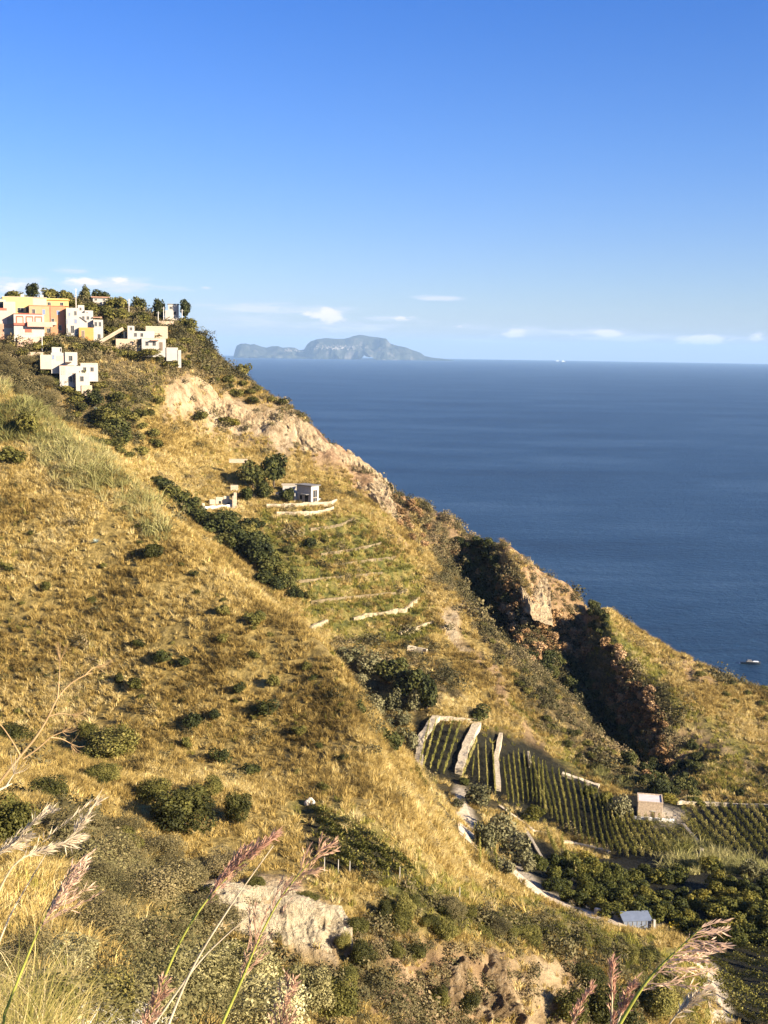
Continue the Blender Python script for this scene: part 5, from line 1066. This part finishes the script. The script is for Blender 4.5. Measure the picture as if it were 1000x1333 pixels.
# utility poles
for px, yt, yb, d, lab in [(99, 377, 401, 430, 'tall pale utility pole behind the white house cluster'), (168, 390, 417, 436, 'tall pale utility pole standing alone on the hill slope'), (213, 400, 417, 433, 'pale pole in front of the dark tall hilltop tree'), (206, 406, 420, 431, 'short grey pole beside the slanting shed'), (55, 434, 458, 404, 'pale pole below the red and white house'), (237, 403, 412, 434, 'short pole under the dark square hilltop tree')]:
    b_ = at(px, yb, d); k = (b_-Vector((0,0,CZ))).length/F; L = (yb-yt)*k
    o = link('utility_pole', join_mesh('pole', [tube([(0,0,-3), (0,0,L*.5), (0.05,0,L)], [.17,.15,.12], 8)]), concrete); o.location = b_
    c_ = link('crossarm', join_mesh('crossarm', [tube([(-.7,0,L-.5), (.7,0,L-.5)], [.06,.06])]), concrete, o); tag(o, lab, 'utility pole')
# ------------------------------------------------------------------ boats
v = ray(977, 864); D = CZ/-v.z; p = v*D; kb = D/F
def boat_hull(L, B, Hh):
    V = []; Fc = []; n = 12
    for i in range(n+1):
        f = i/n; x = -L/2+L*f; w = B/2*(1 if f < .55 else max(0.02, 1-((f-.55)/.45)**2.2)); z = Hh*(1+.5*f*f)
        V += [(x, -w*.55, -.6), (x, -w*.9, Hh*.35), (x, -w, z), (x, 0, z+.12), (x, w, z), (x, w*.9, Hh*.35), (x, w*.55, -.6)]
    for i in range(n):
        for k in range(7): Fc.append((i*7+k, i*7+(k+1) % 7, i*7+7+(k+1) % 7, i*7+7+k))
    Fc.append(tuple(range(6, -1, -1))); Fc.append(tuple(n*7+k for k in range(7)))
    me = bpy.data.meshes.new('hull'); me.from_pydata(V, [], Fc); me.update(); return me
L = 24*kb
bt = empty('motor_boat', Vector((p.x, p.y, -(p.x**2+p.y**2)/(2*RE))), math.atan2(p.y, p.x)-PI/2+.15); bt.scale = (1, 1, 1)
tag(bt, 'dark hulled motor boat with white foredeck on the sea', 'boat')
NAV = simple('navy_hull', (.012, .018, .028), .3, .1, .5, 0); WHT = simple('boat_white', (.8, .8, .8), .4, .03, .5, 0)
link('hull', boat_hull(L, L*.28, L*.09), NAV, bt)
hh_ = House.__new__(House); hh_.root = bt
hh_.raw('foredeck', L*.12, L*.40, L*.118, L*.15, -L*.075, L*.075, WHT, bev=.1); hh_.raw('cabin', -L*.22, L*.12, L*.1, L*.165, -L*.1, L*.1, SLT, bev=.25); hh_.raw('windscreen', L*.123, L*.14, L*.153, L*.19, -L*.07, L*.07, GLS); hh_.raw('hardtop', -L*.15, L*.06, L*.185, L*.197, -L*.09, L*.09, SLT, bev=.03); hh_.raw('swim_platform', -L*.56, -L*.503, 0, .25, -L*.1, L*.1, WHT)
for s in (-1, 1): hh_.raw('top_support', -L*.13, -L*.12, L*.166, L*.186, s*L*.08-.05, s*L*.08+.05, WHT)
for px, lab in ((726, 'left of two tiny white ships on the horizon'), (733.5, 'right and taller of two tiny white ships on the horizon')):
    v = ray(px, 470); az = math.atan2(v.x, v.y); D = 34000 if px > 730 else 36000
    o = empty('ship', Vector((math.sin(az)*D, math.cos(az)*D, -D*D/(2*RE))), -az+.3); tag(o, lab, 'ship'); hh_.root = o; z = 26 if px > 730 else 18
    link('hull', boat_hull(110, 18, 8), WHT, o); hh_.raw('superstructure', -40, 25, 8.5, z, -8, 8, WHT, bev=1); hh_.raw('funnel', -22, -12, z+.01, z+14, -3, 3, WHT, bev=.5)
# ------------------------------------------------------------------ island
ISP = [(296,470.5),(303,468),(306,456),(308,450),(313,447.5),(320,447),(326,448.5),(331,447.8),(340,451),(347,452.5),(355,450.5),(362,450.5),(368,452.5),(376,452),(384,452.5),(390,456),(396,455),(400,448),(405,444),(413,441.5),(425,440),(437,441),(448,441),(455,439.5),(460,437.5),(468,435.8),(474,436.5),(482,438),(492,439),(503,441),(508,447),(517,450),(528,452),(538,456),(547,459),(553,463.5),(562,465.5),(575,467),(588,468.5),(596,470.5)]
DI = 30000.0
ip = np.array([[math.atan2(ray(x, y).x, ray(x, y).y), CZ+DI*ray(x, y).z/math.hypot(ray(x, y).x, ray(x, y).y)] for x, y in ISP])
na, nd_ = 420, 70
azs = np.linspace(ip[0, 0]-.001, ip[-1, 0]+.001, na); cz = np.interp(azs, ip[:, 0], ip[:, 1], left=-90, right=-90)
dep = np.linspace(-1500, 1500, nd_)
Y2, A2 = np.meshgrid(dep, azs, indexing='ij')
base = -DI**2/(2*RE)-12
prof = np.where(Y2 < 0, np.clip(1-(np.abs(Y2)/1500)**1.15, 0, 1), np.clip(1-(Y2/1500)**2, 0, 1))
X2 = A2*DI
nz = fbm(X2/420, Y2/420, 91, 5)
Zi = base + (cz[None, :]-base)*np.clip(prof + np.where(np.abs(Y2) > 40, .6*nz*np.clip(np.abs(Y2)/600, 0, 1), 0), 0, 1)
Zi = np.minimum(Zi, base+(cz[None, :]-base)*(1.0))
D2 = DI+Y2
iv = np.stack([np.sin(A2)*D2, np.cos(A2)*D2, Zi], -1).reshape(-1, 3)
i2, j2 = np.meshgrid(np.arange(nd_-1), np.arange(na-1), indexing='ij'); v0 = (i2*na+j2).ravel()
m, nt, b = newmat('island_rock'); geo = nt.nodes.new('ShaderNodeNewGeometry')
f1 = noise_n(nt, geo.outputs['Position'], .004, 7, .65); sp = nt.nodes.new('ShaderNodeSeparateXYZ'); nt.links.new(geo.outputs['Normal'], sp.inputs[0])
mm = nt.nodes.new('ShaderNodeMath'); mm.operation = 'MULTIPLY_ADD'; mm.inputs[1].default_value = -.35; nt.links.new(sp.outputs['Z'], mm.inputs[0]); nt.links.new(f1, mm.inputs[2])
nt.links.new(ramp(nt, mm.outputs[0], [(.08, (.022,.026,.016)), (.26, (.045,.048,.03)), (.42, (.11,.10,.085)), (.65, (.26,.23,.20))]), b.inputs['Base Color'])
isl = tag(link('island', np_mesh('island', iv, np.stack([v0, v0+1, v0+1+na, v0+na], 1)), m), 'hazy blue mountainous island on the horizon', 'island', kind='structure')
IB = BVHTree.FromPolygons([tuple(q) for q in iv.tolist()], [tuple(int(i) for i in q) for q in np.stack([v0, v0+1, v0+1+na, v0+na], 1)])
V = []; Fc = []; R = random.Random(3)
for k in range(230):
    px = R.gauss(440, 15) if k < 130 else (R.uniform(455, 520) if k < 190 else R.uniform(370, 396)); py = (452.5+R.gauss(0, 1.5)) if k < 130 else ((469.2+R.uniform(-.8, .3)) if k < 190 else R.uniform(454, 458))
    l, n_, i, t = IB.ray_cast(Vector((0, 0, CZ)), ray(px, py), 60000)
    if l is None: continue
    s = R.uniform(5, 13); hgt = R.uniform(5, 10); b0 = len(V)
    for x, y, z in ((-s,-9,-6),(s,-9,-6),(s,9,-6),(-s,9,-6),(-s,-9,hgt),(s,-9,hgt),(s,9,hgt),(-s,9,hgt)): V.append((l.x+x, l.y+y, l.z+z))
    Fc += [tuple(b0+i for i in f) for f in ((4,5,6,7),(0,1,5,4),(1,2,6,5),(2,3,7,6),(3,0,4,7))]
me = bpy.data.meshes.new('town'); me.from_pydata(V, [], Fc); me.update()
tag(link('town', me, W_), 'specks of white houses scattered over the far island', 'town', kind='stuff')
# ------------------------------------------------------------------ foreground grasses and stalks
def stalkmat(name, col, var=.3, trans=.3):
    m = simple(name, col, .7, var, 25, 0); nt = m.node_tree; b = nt.nodes['Principled BSDF']
    t = nt.nodes.new('ShaderNodeBsdfTranslucent'); t.inputs['Color'].default_value = (*col, 1); mx = nt.nodes.new('ShaderNodeMixShader'); mx.inputs[0].default_value = trans
    nt.links.new(b.outputs[0], mx.inputs[1]); nt.links.new(t.outputs[0], mx.inputs[2]); nt.links.new(mx.outputs[0], nt.nodes['Material Output'].inputs['Surface']); return m
STRAW = stalkmat('straw', (.62, .50, .30)); PINK = stalkmat('pink_plume', (.60, .34, .22)); PEACH = stalkmat('peach_plume', (.78, .52, .34)); GRN = stalkmat('green_stem', (.42, .42, .08)); TANP = stalkmat('tan_plume', (.60, .37, .23)); PALE_ = stalkmat('pale_plume', (.72, .58, .38)); WHG = stalkmat('bleached_leaf', (.74, .68, .54)); FEN = stalkmat('fennel_stalk', (.55, .36, .17))
def curve_pts(pix, d, n=14):
    P = [at(x, y, dd) for (x, y, dd) in [(q[0], q[1], q[2] if len(q) > 2 else d) for q in pix]]
    out = []
    m = len(P)
    for i in range(m-1):
        p0 = P[max(i-1, 0)]; p1 = P[i]; p2 = P[i+1]; p3 = P[min(i+2, m-1)]
        for k in range(n if i < m-2 else n+1):
            t = k/n; out.append(.5*((2*p1)+(-p0+p2)*t+(2*p0-5*p1+4*p2-p3)*t*t+(-p0+3*p1-3*p2+p3)*t*t*t))
    return out
def root_down(P):
    p = P[0]; z = ground(p.x, p.y); u = (P[1]-P[0]).normalized(); L = max((p.z-z), .05)
    return [Vector((p.x-u.x*L*.35, p.y-u.y*L*.35, z-.03)), Vector((p.x-u.x*L*.14, p.y-u.y*L*.14, z+L*.5))]
def rel(o, base):
    o.location = base; return o
def mk(name, parts, mat, parent, base):
    return link(name, join_mesh(name, [([tuple(Vector(v)-base) for v in V], F_) for V, F_ in parts]), mat, parent)
def spikelets(P0, P1, dirv, n, ln, wd, r, drop=0):
    """thin feathery spikelets along a branch"""
    out = []
    for k in range(n):
        f = k/max(n-1, 1); p = P0.lerp(P1, f)
        dv = (dirv*1.0 + Vector((r.gauss(0, .30), r.gauss(0, .30), r.gauss(0, .30)-drop))).normalized()
        l = ln*r.uniform(.6, 1.2); side = dv.cross(Vector((r.gauss(0, 1), r.gauss(0, 1), r.gauss(0, 1)))).normalized()*wd
        a = p; b = p+dv*l*.5; c = p+dv*l
        out.append(([tuple(a), tuple(b+side), tuple(c), tuple(b-side)], [(0, 1, 2, 3)]))
    return out
def plume(name, label, stem, heads, d, smat, hmat, seed, sr=.0035, nb=1.0, ln=.045, cat='grass plume', wd=.0016, bl=None):
    """stem: pixel polyline from foot to tip; heads: (start fraction, branch length px, spread) of the feathery part"""
    r = random.Random(seed); P = curve_pts(stem, d); base = P[0].copy(); rt = root_down(P); full = rt+P
    z0 = rt[0]; base = z0.copy(); n = len(full)
    root = empty(name, base); tag(root, label, cat)
    mk('stem', [tube([p for p in full], [max(sr*(1-.8*i/n), .0007) for i in range(n)], 6)], smat, root, base)
    f0, blen, spread, side = heads
    bl = blen*1.25*d/F; ln *= .5; wd *= .75
    parts = []; N_ = len(P); i0 = int(N_*f0)
    tip = (P[-1]-P[-3]).normalized()
    cnt = int(20*nb)
    for k in range(cnt):
        f = r.random(); q = i0+(N_-1-i0)*f; i = min(int(q), N_-2); p = P[i].lerp(P[i+1], q-i); t = (P[i+1]-P[i]).normalized()
        ax = Vector((r.gauss(0, 1), r.gauss(0, 1), r.gauss(0, 1))); ax = (ax-t*ax.dot(t)).normalized()
        if side: 
            sv = (RM @ Vector((side[0], -side[1], .0))).normalized(); ax = (ax*.45+sv).normalized()
        L_ = bl*(1-.62*f)*r.uniform(.5, 1.1); dv = (t*(1-spread)+ax*spread).normalized()
        q1 = p+dv*L_*.5; q2 = p+(dv*.9+t*.12-Vector((0,0,.10))).normalized()*L_
        parts.append(tube([p, q1, q2], [sr*.30, sr*.22, sr*.1], 3))
        ns = max(int(26*L_/max(bl, 1e-6)), 6)
        parts += spikelets(p.lerp(q1, .2), q1, (q1-p).normalized(), ns//2, ln, wd, r) + spikelets(q1, q2, (q2-q1).normalized(), ns, ln, wd, r)
    parts += spikelets(P[i0], P[-1], tip, int(40*nb), ln, wd, r)
    mk('plume', parts, hmat, root, base)
    return root
plume('plume_grass', 'reddest feathery plume rising left of the photo bottom centre', [(188,1340),(228,1240),(262,1182),(300,1138),(345,1098)], (.50, 70, .32, (.25,-.6)), 2.3, GRN, PINK, 1, nb=1.5, ln=.04)
plume('plume_grass', 'long reddish brown plume right of the reddest one', [(284,1345),(315,1275),(342,1212),(372,1160),(416,1108)], (.22, 58, .34, None), 2.2, GRN, TANP, 2, nb=1.25, ln=.04)
plume('plume_grass', 'drooping pinkish plume over the sandy soil at the left', [(6,1320),(40,1235),(60,1190),(92,1130)], (.45, 80, .62, (.9,-.35)), 2.4, GRN, PEACH, 3, nb=1.0, ln=.045)
plume('plume_grass', 'pale bent straw plume crossing high at the left', [(-30,1230),(14,1132),(60,1105),(92,1090),(128,1038)], (.30, 22, .16, None), 2.5, STRAW, PALE_, 4, nb=1.0, ln=.05, sr=.003)
plume('plume_grass', 'pale straw plume tip at the photo edge', [(-60,1180),(-20,1125),(15,1100),(58,1056)], (.35, 30, .22, None), 2.6, STRAW, PALE_, 5, nb=.9, ln=.05, sr=.003)
plume('plume_grass', 'largest pink and peach plume with green stem at the right bottom', [(800,1345),(832,1292),(856,1262),(884,1235),(914,1207)], (.25, 82, .62, (.9,.30)), 1.9, GRN, PEACH, 6, nb=.95, ln=.035, sr=.0036)
plume('plume_grass', 'upright reddish spikes left of the largest plume', [(795,1350),(797,1300),(796,1262)], (.1, 34, .16, None), 2.0, STRAW, PINK, 7, nb=.5, ln=.04, sr=.0022)
plume('plume_grass', 'thin reddish spike far left of the largest plume', [(738,1352),(752,1318),(767,1292)], (.2, 20, .14, None), 2.1, STRAW, PINK, 8, nb=.35, ln=.035, sr=.002)
plume('plume_grass', 'leaning reddish spike just left of the largest plume', [(800,1345),(812,1310),(828,1274)], (.3, 26, .2, None), 1.95, STRAW, PINK, 9, nb=.4, ln=.035, sr=.002)
plume('plume_grass', 'short dark pink plume at the bottom before silvery bushes', [(362,1370),(368,1325),(376,1284)], (.1, 44, .3, None), 2.1, STRAW, TANP, 10, nb=1.2, ln=.03)
plume('plume_grass', 'small brown plume at the bottom under the reddest one', [(178,1370),(196,1320),(214,1275)], (.15, 34, .25, None), 2.1, GRN, TANP, 11, nb=1.0, ln=.035)
plume('plume_grass', 'pale whitish plume leaf leaning right below the largest plume', [(860,1350),(884,1318),(912,1296)], (.35, 22, .18, None), 1.9, STRAW, PALE_, 12, nb=.6, ln=.04, sr=.0024)
def straw(label, pix, d, r0, mat=STRAW, name='dry_stalk', cat='stalk', twigs=()):
    P = curve_pts(pix, d); rt = root_down(P); full = rt+P; base = rt[0].copy(); n = len(full)
    root = empty(name, base); tag(root, label, cat)
    mk('stem', [tube(full, [r0*(1-.75*i/n) for i in range(n)], 6)], mat, root, base)
    for tw in twigs:
        Q = curve_pts(tw, d, 6); mk('twig', [tube(Q, [r0*.55*(1-.7*i/len(Q)) for i in range(len(Q))], 5)], mat, root, base)
        e = Q[-1]; dv = (Q[-1]-Q[-3]).normalized(); r = random.Random(int(tw[-1][0])); ps = []
        for k in range(9):
            v = (dv+Vector((r.gauss(0,.45), r.gauss(0,.45), r.gauss(0,.45)))).normalized(); ps.append(tube([e, e+v*.02, e+v*.035+Vector((0,0,.006))], [r0*.2, r0*.14, r0*.08], 3))
        mk('umbel', ps, mat, root, base)
    return root
straw('long pale straw leaning beside the reddest plume', [(215,1345),(250,1262),(300,1180),(356,1101)], 2.2, .0030, PALE_)
straw('pale straw crossing behind the reddest plume', [(190,1350),(252,1262),(290,1222),(330,1188)], 2.6, .0028, PALE_)
straw('pale straw leaning over the sandy soil', [(-12,1255),(12,1195),(40,1145),(62,1108)], 2.5, .0026, PALE_)
straw('branched dry fennel stalk at the left photo edge', [(-40,1090),(-14,1040),(0,1018),(27,984),(48,958),(63,933),(75,909),(92,890),(111,879),(120,876)], 2.5, .0036, FEN, 'fennel_stalk', twigs=[[(75,909),(77,885),(78,861)], [(27,984),(14,962),(0,943),(-14,934)], [(30,988),(50,974),(66,960),(81,953)], [(63,933),(78,929),(93,931)], [(66,960),(80,962),(92,968)], [(111,879),(118,872),(126,868)]])
straw('small dry fennel stalk low at the left edge', [(-30,1045),(-8,1032),(8,1024),(16,1020)], 2.4, .004, PALE_, 'fennel_stalk', twigs=[[(8,1024),(14,1014),(18,1008)]])
# near grass, bleached leaves: uncountable
r = np.random.default_rng(77)
def near_pts(n, px0, px1, py0, py1, seed):
    R = random.Random(seed); out = []
    for k in range(n):
        h = hit(R.uniform(px0, px1), R.uniform(py0, py1))
        if h and math.hypot(h.x, h.y) < 40: out.append(tuple(h))
    return np.array(out)
M['near'] = leafmat('near_grass', [(.12,.11,.03), (.28,.25,.06), (.52,.40,.14), (.72,.57,.30)], .3, .5)
p = near_pts(190, -120, 105, 1215, 1480, 1)
rot = np.stack([r.normal(0, .18, len(p)), r.normal(.25, .2, len(p)), r.uniform(-.6, .6, len(p))], 1)
scatter('near_grass', [proto('near_tuft', *blades(26, .44, .0055, .09, 1.0, 500+k, .6, 6), M['near']) for k in range(4)], p, r.uniform(.6, 1.2, len(p)), rot, 'yellow green grass at the photographer\'s feet', 'grass')
p = near_pts(60, 90, 215, 1310, 1480, 2)
rot = np.stack([r.normal(0, .3, len(p)), r.normal(.2, .3, len(p)), r.uniform(0, 6.28, len(p))], 1)
pm = [proto('bleached_tuft', *blades(12, .3, .012, .06, 1.5, 520+k, .8, 7), WHG) for k in range(3)]
scatter('bleached_leaves', pm, p, r.uniform(.6, 1.1, len(p)), rot, 'curled bleached white leaves lying over the grass', 'dry leaves')
# clouds: low fair weather clouds in the sky itself
w = S.world; nt = w.node_tree; bg = nt.nodes['Background']
src = bg.inputs['Color'].links[0].from_socket
g = nt.nodes.new('ShaderNodeTexCoord').outputs['Generated']
mp = nt.nodes.new('ShaderNodeMapping'); mp.inputs['Scale'].default_value = (75, 75, 230); nt.links.new(g, mp.inputs[0])
cn = noise_n(nt, mp.outputs[0], 1, 6, .62)
mp2 = nt.nodes.new('ShaderNodeMapping'); mp2.inputs['Scale'].default_value = (26, 26, 190); nt.links.new(g, mp2.inputs[0])
cw = noise_n(nt, mp2.outputs[0], 1, 6, .6)
def blob(px, py, wx, wy):
    v = ray(px, py); mq = nt.nodes.new('ShaderNodeMapping'); mq.vector_type = 'POINT'
    sx_, sz_ = F/wx, F/wy
    mq.inputs['Scale'].default_value = (sx_, sx_*.3, sz_); mq.inputs['Location'].default_value = (-v.x*sx_, -v.y*sx_*.3, -v.z*sz_); nt.links.new(g, mq.inputs[0])
    gr = nt.nodes.new('ShaderNodeTexGradient'); gr.gradient_type = 'QUADRATIC_SPHERE'; nt.links.new(mq.outputs[0], gr.inputs[0]); return gr.outputs['Fac']
def math_(op, a, b_=None, c_=None):
    x = nt.nodes.new('ShaderNodeMath'); x.operation = op
    for s, v in zip(x.inputs, (a, b_, c_)):
        if v is None: continue
        if isinstance(v, (int, float)): s.default_value = v
        else: nt.links.new(v, s)
    return x.outputs[0]
def cloud(blobs, nz, k0, k1, gain):
    tot = None
    for px, py, wx, wy, a in blobs:
        f = math_('MULTIPLY', blob(px, py, wx*1.5, wy*1.7), a); tot = f if tot is None else math_('MAXIMUM', tot, f)
    s = math_('ADD', math_('MULTIPLY', tot, 1.5), math_('MULTIPLY_ADD', nz, 4.2, -1.95)); s = math_('MULTIPLY', s, tot)
    mr = nt.nodes.new('ShaderNodeMapRange'); mr.interpolation_type = 'SMOOTHSTEP'; nt.links.new(s, mr.inputs[0]); mr.inputs[1].default_value = k0; mr.inputs[2].default_value = k1; mr.inputs[4].default_value = gain
    return mr.outputs[0]
c = src
CLG = cloud([(20,372,80,24,.9),(140,370,110,16,.9),(215,374,60,8,.7),(335,402,130,16,.8),(420,405,110,16,.7),(565,388,70,6,.9),(600,424,120,14,.6),(730,432,150,12,.7),(500,414,90,12,.6),(960,440,120,10,.6),(268,374,16,4,.8),(330,418,120,16,.6),(450,426,160,14,.7),(820,440,130,10,.7),(640,444,160,10,.6),(90,352,90,10,.5)], cw, .10, .75, .8)
c = mixc(nt, CLG, c, (6.0, 6.2, 7.1))
CLW = cloud([(427,411,34,15,1.0),(400,408,20,8,.6),(670,432,26,12,.95),(640,436,16,6,.5),(790,433,34,9,.9),(915,441,52,10,1.0),(890,447,24,5,.6),(985,438,18,9,.8),(525,414,30,8,.6),(600,424,22,6,.5),(110,366,40,9,.8),(160,365,30,8,.8),(15,374,40,10,.7),(55,378,30,8,.6),(745,436,20,5,.5)], cn, .12, .62, .85)
c = mixc(nt, CLW, c, (8.4, 7.7, 7.6))
nt.links.new(c, bg.inputs['Color'])
